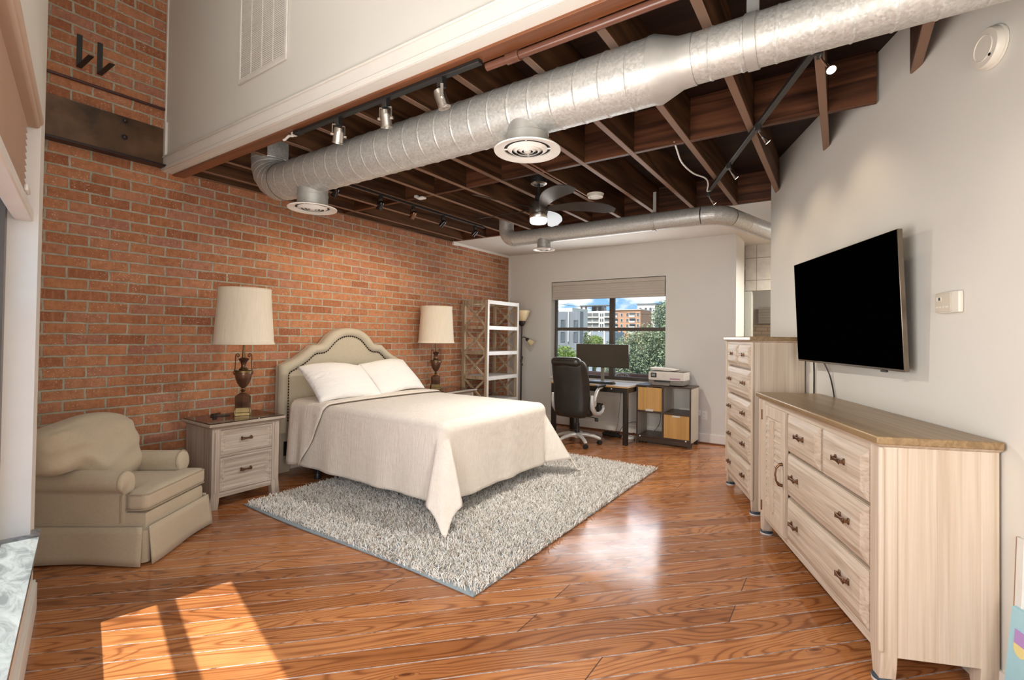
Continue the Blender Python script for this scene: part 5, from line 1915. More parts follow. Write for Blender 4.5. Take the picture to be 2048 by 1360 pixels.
# monitor
mo = thing('computer_monitor', 'thin dark flat monitor standing on the desk before the window', 'monitor', (-2.82, 6.44, 0.756))
bm = nb(); box(bm, -0.40, 0.40, -0.012, 0.018, 0.203, 0.533); obj('panel', bm, 'black', mo, bevel=0.004)
bm = nb(); box(bm, -0.394, 0.394, -0.0135, -0.012, 0.213, 0.528); obj('screen', bm, 'screen', mo)
bm = nb(); box(bm, -0.024, 0.024, 0.02, 0.042, 0.0, 0.36); obj('stand_neck', bm, 'printergrey', mo, bevel=0.003)
bm = nb(); softbox(bm, (0.0, 0.0, 0.006), (0.27, 0.19, 0.012), 0.005, n=4); obj('stand_foot', bm, 'silver', mo)
bm = nb(); softbox(bm, (0, 0, 0.009), (0.40, 0.12, 0.018), 0.006, n=4)
for r_ in range(4):
    for c_ in range(13):
        cbox(bm, (-0.18 + c_ * 0.03, -0.04 + r_ * 0.026, 0.020), (0.024, 0.02, 0.005))
tag(obj('keyboard', bm, 'black', loc=(-2.72, 6.17, 0.757)), 'low black keyboard on the desk in front of the monitor', 'keyboard')

# ---------------------------------------------------------------- office chair
oc = thing('office_chair', 'black leather high back office chair with silver arms at the desk', 'office chair', (-2.83, 5.70, 0))
cxo = 0.0


def backwarp(p, a):
    zz = p.z
    w = 1.0 - 0.10 * max(0, a.z) ** 3 - 0.20 * max(0, -a.z - 0.35) ** 1.3
    crv = 0.05 * math.sin((zz - 0.37) / 0.72 * PI) - 0.10 * (zz - 0.37) / 0.72
    return (p.x * w, p.y + crv + 0.05 * (a.x ** 2), zz)


bm = nb(); softbox(bm, (cxo, -0.22, 0.735), (0.50, 0.11, 0.72), 0.055, (0, 0.03, 0), 14, warp=backwarp); bk = obj('backrest', bm, 'leather', oc, angle=180)
bm = nb(); tube(bm, [(cxo + sgn * 0.243 * wv, -0.218 + cr, z) for sgn, wv, cr, z in [(-1, .85, .035, .42), (-1, 1.0, .065, .6), (-1, 1.0, .045, .8), (-1, .97, .0, .98), (-1, .8, -.04, 1.08), (1, .8, -.04, 1.08), (1, .97, .0, .98), (1, 1.0, .045, .8), (1, 1.0, .065, .6), (1, .85, .035, .42)]], 0.006, 6); obj('back_piping', bm, 'leather', bk)
bm = nb(); softbox(bm, (cxo, -0.325, 1.075), (0.40, 0.11, 0.10), 0.045, (0, 0.015, 0.01), 10); obj('headrest', bm, 'leather', oc, angle=180)
bm = nb(); softbox(bm, (0, 0.06, 0.455), (0.50, 0.50, 0.13), 0.055, (0, 0, 0.02), 12); obj('seat', bm, 'leather', oc, angle=180)
for s in (-1, 1):
    bm = nb()
    x = s * 0.275
    tube(bm, [(x, 0.18, 0.50), (x, 0.20, 0.465), (x, 0.16, 0.425), (x, 0.05, 0.405), (x, -0.06, 0.425), (x, -0.13, 0.49), (x, -0.15, 0.58), (x, -0.15, 0.66)], [0.018, 0.022, 0.026, 0.028, 0.030, 0.030, 0.026, 0.02], 12)
    ar = obj('arm_frame', bm, 'silver', oc)
    bm = nb()
    cyl(bm, (x - 0.022, -0.10, 0.555), (x + 0.022, -0.10, 0.555), 0.038, n=20)
    tube(bm, [(x, -0.10, 0.56), (x, -0.06, 0.63), (x, -0.01, 0.695), (x, 0.06, 0.735), (x, 0.16, 0.742)], [0.024, 0.022, 0.022, 0.020, 0.014], 12)
    obj('flip_arm', bm, 'silver', oc)
    bm = nb(); softbox(bm, (x, 0.10, 0.762), (0.06, 0.26, 0.035), 0.016, n=6); obj('arm_pad', bm, 'leather', oc)
    bm = nb(); softbox(bm, (s * 0.255, 0.16, 0.475), (0.03, 0.14, 0.10), 0.015, n=5); obj('side_wing', bm, 'leather', oc)
bm = nb(); cbox(bm, (0, 0.02, 0.372), (0.20, 0.26, 0.04)); tube(bm, [(0.05, 0, 0.37), (0.20, -0.02, 0.372), (0.27, -0.02, 0.362)], 0.006, 8); softbox(bm, (0.28, -0.02, 0.345), (0.05, 0.02, 0.05), 0.009, n=3); obj('tilt_mechanism', bm, 'black', oc, bevel=0.005)
bm = nb(); cyl(bm, (0, 0, 0.12), (0, 0, 0.27), 0.035, 0.030, 20); cyl(bm, (0, 0, 0.26), (0, 0, 0.38), 0.024, 0.022, 20); obj('gas_column', bm, 'black', oc)
bm = nb()
lathe(bm, [(0.045, 0.085), (0.055, 0.10), (0.055, 0.135), (0.04, 0.15)], n=24)
for kk in range(5):
    a = R(-42 + 72 * kk)
    d_ = Vector((math.cos(a), math.sin(a), 0))
    pts = [d_ * 0.03 + Vector((0, 0, 0.125)), d_ * 0.12 + Vector((0, 0, 0.125)), d_ * 0.22 + Vector((0, 0, 0.105)), d_ * 0.285 + Vector((0, 0, 0.078)), d_ * 0.30 + Vector((0, 0, 0.068))]
    tube(bm, pts, [0.030, 0.027, 0.024, 0.022, 0.016], 12)
obj('star_base', bm, 'silver', oc)
for kk in range(5):
    a = R(-42 + 72 * kk)
    c_ = Vector((math.cos(a), math.sin(a), 0)) * 0.288
    t_ = Vector((-math.sin(a + 0.7), math.cos(a + 0.7), 0))
    bm = nb()
    for s in (-1, 1):
        cyl(bm, c_ + t_ * (s * 0.007) + Vector((0, 0, 0.027)), c_ + t_ * (s * 0.026) + Vector((0, 0, 0.027)), 0.027, n=18)
    cyl(bm, c_ + Vector((0, 0, 0.03)), c_ + Vector((0, 0, 0.075)), 0.012, n=10)
    obj('caster', bm, 'black', oc)

# ---------------------------------------------------------------- storage cube and printer
cb_ = thing('storage_cabinet', 'two by two cube cabinet with two oak doors right of the desk', 'cabinet', (-1.90, 6.285, 0))
hw, D, z0_, z1_ = 0.352, 0.385, 0.085, 0.748
for s in (-1, 1):
    bm = nb(); box(bm, min(s * hw, s * (hw - 0.018)), max(s * hw, s * (hw - 0.018)), 0.004, D, z0_ - 0.02, z1_); obj('side_panel', bm, 'greige', cb_)
    bm = nb(); box(bm, min(s * hw, s * (hw - 0.02)), max(s * hw, s * (hw - 0.02)), 0.0, 0.004, z0_ - 0.02, z1_); obj('front_edging', bm, 'espresso', cb_)
bm = nb(); box(bm, -hw - 0.004, hw + 0.004, -0.002, D + 0.004, z1_, z1_ + 0.018); obj('top', bm, 'espresso', cb_, bevel=0.002)
bm = nb(); box(bm, -hw + 0.018, hw - 0.018, 0.002, D, z0_, z0_ + 0.02); obj('bottom_board', bm, 'espresso', cb_)
bm = nb(); box(bm, -hw + 0.018, hw - 0.018, 0.002, D, 0.405, 0.432); obj('middle_shelf', bm, 'espresso', cb_)
bm = nb(); box(bm, -0.012, 0.012, 0.002, D, z0_ + 0.02, 0.405); box(bm, -0.012, 0.012, 0.002, D, 0.432, z1_); obj('divider', bm, 'greige', cb_)
bm = nb(); box(bm, -0.012, 0.012, 0.0, 0.002, z0_ + 0.02, z1_); obj('divider_edging', bm, 'espresso', cb_)
for (a, b, c, d, hz) in ((-hw + 0.02, -0.013, 0.434, z1_ - 0.012, 0.434), (0.013, hw - 0.02, z0_ + 0.022, 0.403, 0.38)):
    bm = nb(); box(bm, a + 0.002, b - 0.002, -0.004, 0.012, c, d); dr = obj('door', bm, 'oak', cb_, bevel=0.001)
    bm = nb(); m_ = (a + b) / 2; box(bm, m_ - 0.05, m_ + 0.05, -0.012, -0.003, hz - (0.006 if hz > 0.42 else 0.0), hz + 0.022); obj('tab_handle', bm, 'frosted', dr)
bm = nb(); box(bm, -hw, hw, 0.015, 0.04, 0.022, z0_ - 0.004); obj('base_rail', bm, 'espresso', cb_)
for s in (-1, 1):
    for y in (0.0, D - 0.05):
        bm = nb(); box(bm, min(s * hw, s * (hw - 0.04)), max(s * hw, s * (hw - 0.04)), y, y + 0.05, 0.0, z0_ - 0.02); obj('foot', bm, 'espresso', cb_)
    bm = nb(); lathe(bm, [(0.010, 0), (0.010, 0.005), (0.005, 0.008)], n=12); o = obj('peg', bm, 'whiteplastic', cb_, loc=(s * 0.29 if s > 0 else -0.30, 0.002, z0_ + 0.006)); o.rotation_euler = (PI / 2, 0, 0)

pr = thing('printer', 'off white desktop printer on top of the cube cabinet', 'printer', (-1.885, 6.34, 0.766))
bm = nb(); softbox(bm, (0, 0.15, 0.036), (0.45, 0.30, 0.060), 0.012, n=6); obj('base', bm, 'printergrey', pr)
bm = nb(); box(bm, -0.17, 0.06, -0.03, 0.05, 0.004, 0.028); box(bm, -0.17, 0.06, -0.034, -0.026, 0.004, 0.034); obj('paper_tray', bm, 'printergrey', pr, bevel=0.004)
bm = nb(); softbox(bm, (0, 0.155, 0.122), (0.46, 0.31, 0.115), 0.014, n=6); obj('body', bm, 'printer', pr)
bm = nb(); box(bm, -0.15, 0.06, -0.004, 0.002, 0.046, 0.066); obj('output_slot', bm, 'black', pr)
bm = nb(); softbox(bm, (-0.155, -0.003, 0.135), (0.075, 0.018, 0.062), 0.006, n=4); cp = obj('control_panel', bm, 'black', pr)
bm = nb(); box(bm, -0.181, -0.135, -0.0135, -0.0125, 0.118, 0.152); obj('display', bm, 'lcd', cp)
bm = nb(); box(bm, 0.055, 0.185, -0.0022, -0.0005, 0.085, 0.104); obj('sticker', bm, 'mauve', pr)
bm = nb(); lathe(bm, [(0.014, 0.0), (0.014, 0.001)], n=20); lathe(bm, [(0.010, 0.001), (0.010, 0.0016)], n=20); o = obj('round_badge', bm, 'frosted', pr, loc=(-0.03, -0.001, 0.125)); o.rotation_euler = (PI / 2, 0, 0)
bm = nb(); box(bm, -0.225, 0.225, 0.03, 0.30, 0.178, 0.186); obj('scanner_lid', bm, 'printergrey', pr, bevel=0.004)
bm = nb()
prism(bm, [(-0.235, 0.222), (-0.20, 0.196), (0.02, 0.188), (0.10, 0.196), (0.10, 0.206), (0.0, 0.222), (-0.22, 0.230)], 'y', 0.06, 0.28)
obj('document_feeder', bm, 'printer', pr, bevel=0.004)

# ---------------------------------------------------------------- desk cables
def cord(name, label, pts, r=0.004, mat='black', cat='cord'):
    bm = nb(); tube(bm, smooth_pts(pts), r, 6)
    return tag(obj(name, bm, mat), label, cat)


bm = nb(); softbox(bm, (0, 0, 0.022), (0.30, 0.06, 0.044), 0.012, n=4)
for i in range(4):
    cbox(bm, (-0.10 + i * 0.065, 0, 0.05), (0.035, 0.035, 0.03))
tag(obj('power_strip', bm, 'black', loc=(-2.66, 6.45, 0), rz=R(-12)), 'black power strip on the floor below the desk', 'power strip')
bm = nb(); lathe(bm, [(0.085, 0), (0.09, 0.01), (0.085, 0.03), (0.06, 0.038), (0.001, 0.04)], n=32)
tag(obj('hub_puck', bm, 'whiteplastic', loc=(-2.42, 6.46, 0)), 'round white plastic puck on the floor behind the desk leg', 'puck')
cord('power_cable', 'black cord arching from the power strip behind the desk leg', [(-2.56, 6.45, 0.05), (-2.50, 6.47, 0.16), (-2.38, 6.52, 0.22), (-2.25, 6.58, 0.20)])
cord('power_cable', 'black cord tangled on the floor beside the white puck', [(-2.40, 6.40, 0.05), (-2.33, 6.42, 0.09), (-2.29, 6.48, 0.03), (-2.33, 6.55, 0.06), (-2.25, 6.6, 0.05)])
cord('power_cable', 'thin black cord hanging inside the lower left cabinet cell', [(-2.03, 6.62, 0.40), (-2.035, 6.61, 0.25), (-2.07, 6.58, 0.16), (-2.12, 6.55, 0.112)], 0.004)
cord('power_cable', 'thin black cord dropping from the desk behind the office chair', [(-2.55, 6.5, 0.70), (-2.58, 6.52, 0.4), (-2.60, 6.5, 0.15), (-2.62, 6.47, 0.06)], 0.003)


def outlet(label, loc, rz, n_=1):
    t = thing('wall_outlet', label, 'outlet', loc, rz)
    bm = nb(); softbox(bm, (0, -0.003, 0), (0.072, 0.008, 0.115), 0.003, n=3); obj('cover_plate', bm, 'whiteplastic', t)
    bm = nb()
    for z in (-0.025, 0.025):
        cbox(bm, (0, -0.008, z), (0.034, 0.003, 0.028))
    obj('socket_face', bm, 'whiteplastic', t)
    bm = nb()
    for z in (-0.025, 0.025):
        for x in (-0.007, 0.007):
            cbox(bm, (x, -0.0098, z), (0.003, 0.001, 0.010))
    obj('slots', bm, 'black', t)


outlet('white wall outlet beside the cube cabinet on the back wall', (-1.50, YB - 0.001, 0.37), 0)

# ---------------------------------------------------------------- dresser and chest
E1 = Vector((math.sin(TWA), -math.cos(TWA), 0))
EY = Vector((math.cos(TWA), math.sin(TWA), 0))
RZ = math.atan2(E1.y, E1.x)


def raised_drawer(root, x0, x1, z0, z1, y, hx, bev=0.045, proud=0.020, name='drawer', hw=0.085, mat='wx'):
    """drawer front with a raised field and sloping bevels all round"""
    bm = nb()
    box(bm, x0, x1, y, y + 0.03, z0, z1)
    e = 0.004
    o4 = [(x0 + e, z0 + e), (x1 - e, z0 + e), (x1 - e, z1 - e), (x0 + e, z1 - e)]
    i4 = [(x0 + bev, z0 + bev), (x1 - bev, z0 + bev), (x1 - bev, z1 - bev), (x0 + bev, z1 - bev)]
    a = [bm.verts.new((p[0], y - 0.001, p[1])) for p in o4]
    b = [bm.verts.new((p[0], y - 0.004, p[1])) for p in o4]
    c = [bm.verts.new((p[0], y - proud, p[1])) for p in i4]
    for p, q in ((a, b), (b, c)):
        for i in range(4):
            j = (i + 1) % 4
            bm.faces.new((p[i], p[j], q[j], q[i]))
    bm.faces.new(c)
    d = obj(name, bm, mat, root, angle=10)
    for h in hx:
        handle(d, h, y - proud, (z0 + z1) / 2 + 0.01, hw)
    return d


def case(root, W, D, H, foot, topov, topm, legw=0.085):
    """whitewashed case: corner posts running into tapered feet, panels, stepped top"""
    for ix, s in ((0, -1), (1, 1)):
        xa = 0.0 if ix == 0 else W
        xi = xa - s * legw
        for y0, y1 in ((0.0, 0.06), (D - 0.06, D)):
            bm = nb()
            prism(bm, [(xa, H - 0.03), (xa, foot), (xa - s * 0.004, foot * 0.6), (xa - s * 0.012, 0.022), (xi + s * 0.022, 0.022), (xi, foot), (xi, H - 0.03)], 'y', y0, y1)
            lg = obj('corner_post', bm, 'wz', root, bevel=0.003)
            bm = nb(); lathe(bm, [(0.040, 0.010), (0.041, 0.016), (0.036, 0.023)], ((xa + xi) / 2 + 0.0, (y0 + y1) / 2, 0), 24); gl = obj('foot_glide', bm, 'navy', lg)
            bm = nb(); lathe(bm, [(0.041, 0.0), (0.041, 0.010)], ((xa + xi) / 2 + 0.0, (y0 + y1) / 2, 0), 24); obj('glide_felt', bm, 'felt', lg)
        # corner bead
        bm = nb()
        xb = xa + s * 0.001
        tube(bm, [(xb, -0.001, foot + 0.02), (xb, -0.001, H - 0.055)], 0.011, 12)
        lathe(bm, [(0.001, -0.012), (0.008, -0.008), (0.011, 0.0)], (xb, -0.001, foot + 0.02), 12); lathe(bm, [(0.011, 0.0), (0.008, 0.008), (0.001, 0.012)], (xb, -0.001, H - 0.055), 12)
        obj('corner_bead', bm, 'wz', root)
        bm = nb(); box(bm, min(xa - s * 0.004, xa - s * 0.026), max(xa - s * 0.004, xa - s * 0.026), 0.05, D - 0.05, foot * 0.93, H - 0.03); obj('side_panel', bm, 'wz', root)
    bm = nb(); box(bm, legw - 0.01, W - legw + 0.01, 0.03, D - 0.02, foot + 0.01, H - 0.035); obj('carcass', bm, 'wx', root)
    bm = nb(); box(bm, legw - 0.002, W - legw + 0.002, 0.006, 0.032, foot - 0.012, foot + 0.028); obj('front_apron', bm, 'wx', root, bevel=0.003)
    bm = nb(); box(bm, legw - 0.002, W - legw + 0.002, 0.004, 0.032, H - 0.075, H - 0.03); obj('front_top_rail', bm, 'wx', root, bevel=0.002)
    bm = nb()
    prev = None
    for o_, z in ((0.0, H - 0.046), (0.008, H - 0.040), (0.020, H - 0.034), (0.022, H - 0.032)):
        ring = [bm.verts.new(p) for p in ((-o_, -o_, z), (W + o_, -o_, z), (W + o_, D, z), (-o_, D, z))]
        if prev:
            for i in range(4):
                bm.faces.new((prev[i], prev[(i + 1) % 4], ring[(i + 1) % 4], ring[i]))
        else:
            bm.faces.new(ring)
        prev = ring
    bm.faces.new(prev)
    obj('top_moulding', bm, 'wx', root)
    bm = nb(); box(bm, -topov, W + topov, -topov, D, H - 0.032, H); return obj('top', bm, topm, root, bevel=0.006, seg=2)


OA = Vector((-0.46, 3.889, 0))
ds = thing('dresser', 'long whitewashed dresser with louvred door and wide drawers under the television', 'dresser', OA - E1 * 0.055, RZ)
DW, DD, DH, DF = 1.60, 0.405, 1.0, 0.125
dtp = case(ds, DW, DD, DH, DF, 0.028, 'wtop')
sx_ = 0.055
# louvred door
bm = nb()
a, b, c, d = 0.022 + sx_, 0.468 + sx_, 0.150, 0.928
ringprism(bm, [(a, c), (b, c), (b, d), (a, d)], [(a + 0.075, c + 0.075), (b - 0.075, c + 0.075), (b - 0.075, d - 0.075), (a + 0.075, d - 0.075)], 'y', -0.010, 0.014)
dr = obj('door', bm, 'wz', ds, bevel=0.003)
bm = nb()
nl = 15
for i in range(nl):
    z = c + 0.085 + (d - c - 0.17) * (i + 0.5) / nl
    box(bm, a + 0.074, b - 0.074, -0.003, 0.003, -0.030, 0.030, Matrix.Translation((0, 0.0, z)) @ Matrix.Rotation(R(-14), 4, 'X'))
obj('louvres', bm, 'wx', dr)
bm = nb(); prism(bm, [((a + b) / 2 - 0.010, -0.028), ((a + b) / 2 + 0.010, -0.028), ((a + b) / 2 + 0.014, 0.0), ((a + b) / 2 - 0.014, 0.0)], 'z', c + 0.09, d - 0.09); obj('louvre_rod', bm, 'wz', dr)
bm = nb()
hx_ = b - 0.035
tube(bm, [(hx_, -0.012, 0.60), (hx_, -0.03, 0.597), (hx_, -0.046, 0.575), (hx_, -0.052, 0.535), (hx_, -0.046, 0.495), (hx_, -0.03, 0.472), (hx_, -0.012, 0.468)], [0.011, 0.010, 0.006, 0.0055, 0.006, 0.010, 0.011], 10)
obj('handle', bm, 'bronze', dr)
for z in (0.85, 0.21):
    bm = nb(); cyl(bm, (a - 0.004, -0.012, z - 0.035), (a - 0.004, -0.012, z + 0.035), 0.006, n=10); obj('hinge', bm, 'bronze', dr)
raised_drawer(ds, 0.500 + sx_, 0.975 + sx_, 0.700, 0.928, 0.004, ((0.5 + 0.975) / 2 + sx_,))
raised_drawer(ds, 0.995 + sx_, 1.455 + sx_, 0.700, 0.928, 0.004, ((0.995 + 1.455) / 2 + sx_,))
raised_drawer(ds, 0.500 + sx_, 1.455 + sx_, 0.432, 0.685, 0.004, (0.66 + sx_, 1.27 + sx_))
raised_drawer(ds, 0.500 + sx_, 1.455 + sx_, 0.160, 0.416, 0.004, (0.66 + sx_, 1.27 + sx_))

OB = Vector((-0.9, 5.02, 0))
ch = thing('chest_of_drawers', 'tall whitewashed six drawer chest at the end of the television wall', 'chest of drawers', OB - E1 * 0.02 + EY * 0.0, RZ)
CW, CD, CH_ = 0.86, 0.375, 1.405
case(ch, CW, CD, CH_, 0.10, 0.03, 'wtop', 0.055)
for (x0, x1, z0, z1, hx) in ((0.052, 0.428, 1.148, 1.340, (0.24,)), (0.442, 0.812, 1.148, 1.340, (0.627,)), (0.052, 0.812, 0.893, 1.130, (0.19, 0.66)), (0.052, 0.812, 0.645, 0.876, (0.19, 0.66)), (0.052, 0.812, 0.385, 0.628, (0.19, 0.66)), (0.052, 0.812, 0.125, 0.368, (0.19, 0.66))):
    raised_drawer(ch, x0, x1, z0, z1, 0.004, hx, 0.04, 0.020, hw=0.07)

# ---------------------------------------------------------------- television
tv = thing('television', 'large black flat television on an arm above the dresser', 'television', (-0.017, 3.611, 1.584), R(-65.1))
tv.rotation_euler = (R(2.67), 0, R(-65.1))
bm = nb(); box(bm, -0.617, 0.617, 0.0, 0.024, -0.355, 0.355); obj('bezel', bm, 'tvedge', tv, bevel=0.002)
bm = nb(); box(bm, -0.612, 0.612, -0.0025, 0.001, -0.343, 0.352); obj('screen', bm, 'tv', tv)
bm = nb(); softbox(bm, (0, 0.045, -0.05), (0.85, 0.04, 0.50), 0.02, n=4); obj('rear_housing', bm, 'black', tv)
bm = nb(); cbox(bm, (0.44, 0.006, -0.361), (0.05, 0.014, 0.010)); obj('sensor_bar', bm, 'black', tv, bevel=0.003)
bm = nb(); cbox(bm, (0, 0.072, 0), (0.20, 0.02, 0.22)); bar(bm, (0.0, 0.07, 0.0), (0.03, 0.098, 0.0), 0.05, 0.05); obj('wall_mount', bm, 'black', tv)


def onwall(y, off, z):
    return Vector((tw(y), y, z)) - EY * off


cord('television_cable', 'thin black cable slanting from the television down to the dresser top', [onwall(3.99, 0.055, 1.24), onwall(3.98, 0.02, 1.15), onwall(3.95, 0.012, 1.06), onwall(3.93, 0.012, 1.0)], 0.0045, cat='cable')
cord('television_cable', 'black cable hanging straight down the wall beside the chest', [onwall(4.20, 0.03, 1.25), onwall(4.235, 0.012, 1.15), onwall(4.236, 0.012, 0.9), onwall(4.236, 0.012, 0.5)], 0.006, cat='cable')

# thermostat
th_ = thing('thermostat', 'small beige wall thermostat to the right of the television', 'thermostat', onwall(2.885, 0.0, 1.558), RZ)
bm = nb(); softbox(bm, (0, -0.012, 0), (0.150, 0.024, 0.095), 0.008, n=5); obj('housing', bm, 'plastic', th_)
bm = nb(); box(bm, -0.072, 0.030, -0.0265, -0.023, -0.042, 0.042); cv = obj('cover', bm, 'plastic2', th_, bevel=0.002)
bm = nb(); box(bm, -0.062, -0.028, -0.0285, -0.026, 0.008, 0.026); obj('display', bm, 'plastic', cv)
bm = nb(); box(bm, -0.045, -0.033, -0.0292, -0.0284, 0.010, 0.024); obj('display_reading', bm, 'black', cv)
bm = nb()
for i in range(4):
    cbox(bm, (-0.058 + i * 0.022, -0.0272, -0.020), (0.014, 0.002, 0.007))
obj('buttons', bm, 'plastic', cv)

# boards leaning beside the dresser
def lean(name, label, cat, y, off, w_, h_, t_, mat, tilt=4, parts=(), edge=None):
    t = thing(name, label, cat, onwall(y, off, 0), RZ)
    bm = nb(); box(bm, 0, w_, 0, t_, 0, h_); o = obj('panel', bm, mat, t, bevel=0.001)
    for (nm, bmx, mm) in parts:
        obj(nm, bmx, mm, o)
    if edge:
        bm = nb(); box(bm, -0.004, 0.0, 0, t_, 0, h_); obj('edge', bm, edge, o)
    t.rotation_euler = (R(-tilt), 0, RZ)
    return t


lean('leaning_board', 'tall thin pale board with brown edge leaning between the dresser and the wall', 'board', 2.548, 0.036, 0.032, 0.665, 0.014, 'paleboard', 2.0, edge='kraft')
pp = []
for (cx_, cz_, w_, h_, top, bot) in ((0.055, 0.30, 0.06, 0.09, 'pastellilac', 'pastelyellow'), (0.20, 0.20, 0.07, 0.10, 'pastelpink', 'pastelyellow'), (0.10, 0.10, 0.06, 0.09, 'pastelwhite', 'pastelpink'), (0.045, 0.02, 0.05, 0.05, 'pastelyellow', 'pastelyellow'), (0.28, 0.33, 0.06, 0.09, 'pastelyellow', 'pastelpink'), (0.16, 0.36, 0.06, 0.07, 'pastelpink', 'pastelwhite')):
    bm = nb(); box(bm, cx_ - w_ / 2, cx_ + w_ / 2, -0.0015, 0.0, cz_, cz_ + h_ * 0.55); pp.append(('printed_shape', bm, top))
    bm = nb(); prism(bm, [(cx_ + w_ / 2 * math.cos(a), cz_ - h_ * 0.1 + h_ * 0.35 * math.sin(a)) for a in np.linspace(PI, 2 * PI, 9)] + [(cx_ + w_ / 2, cz_), (cx_ - w_ / 2, cz_)], 'y', -0.0018, 0.0); pp.append(('printed_shape', bm, bot))
lean('canvas_print', 'pastel blue print with rounded candy coloured shapes at the bottom right corner', 'canvas print', 2.535, 0.075, 0.36, 0.42, 0.02, 'pastelblue', 5, pp)

# ---------------------------------------------------------------- outdoors beyond the back window
def sc2(x, z, k=2.0):
    return x * k, (z - 1.38) * k + 1.38


bm = nb(); box(bm, -400, 300, 12, 500, -9.2, -9.0); struct('ground', bm, 'ground')


def facade(name, label, cat, x0, x1, y, z0, z1, depth, mat, wins=(), extra=None, cornice=None):
    t = thing(name, label, cat, ((x0 + x1) / 2, y, z0))
    cx_ = (x0 + x1) / 2
    bm = nb(); box(bm, x0 - cx_, x1 - cx_, 0, depth, 0, z1 - z0); obj('walls', bm, mat, t, smooth=False)
    for (a, b, c, d) in wins:
        bm = nb(); ringprism(bm, [(a - cx_, c - z0), (b - cx_, c - z0), (b - cx_, d - z0), (a - cx_, d - z0)], [(a - cx_ + 0.12, c - z0 + 0.12), (b - cx_ - 0.12, c - z0 + 0.12), (b - cx_ - 0.12, d - z0 - 0.12), (a - cx_ + 0.12, d - z0 - 0.12)], 'y', -0.12, 0.0)
        w_ = obj('window', bm, 'apdark' if mat == 'townsiding' else 'apwhite', t, smooth=False)
        bm = nb(); box(bm, a - cx_ + 0.12, b - cx_ - 0.12, -0.05, -0.01, c - z0 + 0.12, d - z0 - 0.12); obj('pane', bm, 'apglass', w_, smooth=False)
    if cornice:
        bm = nb(); box(bm, x0 - cx_ - 0.3, x1 - cx_ + 0.3, -0.4, depth + 0.3, z1 - z0, z1 - z0 + 0.4); obj('cornice', bm, cornice, t, smooth=False)
    return t


k2 = 2.0
TW = [sc2(x, z) for x, z in ((-25.6, 4.2), (-22.0, 4.0))]
t = facade('townhouse', 'grey sided townhouse at the left of the back window view', 'building', -52.5, -44.3, 90, -9, 6.75, 1.6, 'townsiding',
           [(-48.75, -47.7, 3.35, 5.1), (-45.75, -44.75, 3.35, 5.0), (-48.75, -47.7, 0.5, 2.6), (-45.75, -44.75, 0.5, 2.6)])
bm = nb(); box(bm, 1.45, 1.65, -0.25, -0.05, 9.5, 15.7); obj('downspout', bm, 'apwhite', t)
facade('office_block', 'low white building rising behind the grey townhouse', 'building', -104, -93.2, 182, -9, 13.8, 15, 'apwhite', [(-101.5, -99.5, 11.2, 13.0)])
t = facade('apartment_tower', 'tall white apartment block with rows of dark balconies beyond the townhouse', 'building', -127.6, -106.2, 262, -9, 17.0, 20, 'apwhite', [])
cx_ = (-127.6 - 105.8) / 2
for fl in range(6):
    z = 9 + 16.4 - 3.05 * (fl + 1)
    for (a, b) in ((-124.8, -121.0), (-120.6, -116.9), (-113.0, -110.0), (-109.6, -106.2)):
        bm = nb(); box(bm, a - cx_, b - cx_, -0.06, -0.02, z, z + 2.5); w_ = obj('balcony', bm, 'apdark', t, smooth=False)
        bm = nb(); box(bm, a - cx_, b - cx_, -0.5, -0.4, z, z + 0.45); box(bm, a - cx_ - 0.2, b - cx_ + 0.2, -0.6, 0, z - 0.25, z); obj('balustrade', bm, 'apwhite', w_, smooth=False)
    for a in (-126.9, -115.9, -114.6):
        bm = nb(); box(bm, a - cx_, a + 0.8 - cx_, -0.06, -0.01, z + 0.4, z + 2.2); obj('window', bm, 'apglass', t, smooth=False)
bm = nb()
for a in (-128.4, -125.5, -118.0, -113.2):
    box(bm, a - cx_, a + 0.7 - cx_, 0, 1, 26, 29.0)
box(bm, -128.8 - cx_, -111.6 - cx_, -0.5, 6, 28.9, 29.5)
box(bm, -123 - cx_, -117 - cx_, 4, 10, 26, 28.9)
obj('roof_pergola', bm, 'apdark', t, smooth=False)
t = facade('apartment_block', 'orange brick apartment block right of the window mullion', 'building', -105.6, -89.5, 255, -9, 16.8, 18, 'aporange',
           [(a, a + 1.4, 16.2 - 3.0 * (f + 1), 16.2 - 3.0 * (f + 1) + 1.9) for f in range(4) for a in (-100.8, -97.6, -91.6)], cornice='apwhite')
cx_ = (-105.6 - 89.5) / 2
for fl in range(5):
    z = 9 + 16.2 - 3.0 * (fl + 1) - 0.3
    for (a, b) in ((-105.3, -102.4), (-95.6, -92.4)):
        bm = nb(); box(bm, a - cx_, b - cx_, -0.06, -0.02, z, z + 2.4); w_ = obj('balcony', bm, 'apdark', t, smooth=False)
        bm = nb(); box(bm, a - cx_, b - cx_, -1.0, -0.9, z, z + 0.9); obj('balustrade', bm, 'apwhite', w_, smooth=False)
facade('apartment_block', 'pale white apartment block behind the big tree at the right of the view', 'building', -100.7, -90.0, 281, -9, 21.6, 18, 'apwhite',
       [(a, a + 1.5, 20.6 - 3.0 * (f + 1), 20.6 - 3.0 * (f + 1) + 1.9) for f in range(4) for a in (-99.5, -96.2, -93.4)], cornice='apdark')
t = facade('house', 'pale blue house glimpsed low behind the small green tree', 'building', -57.2, -50.6, 121, -9, 3.0, 10, 'bluehouse', [(-53.2, -52.4, -0.5, 1.3)])
bm = nb(); box(bm, -3.2, -2.2, -0.2, -0.05, 8, 12.0); box(bm, 1.5, 1.9, -0.2, -0.05, 7, 12); obj('corner_boards', bm, 'apwhite', t, smooth=False)


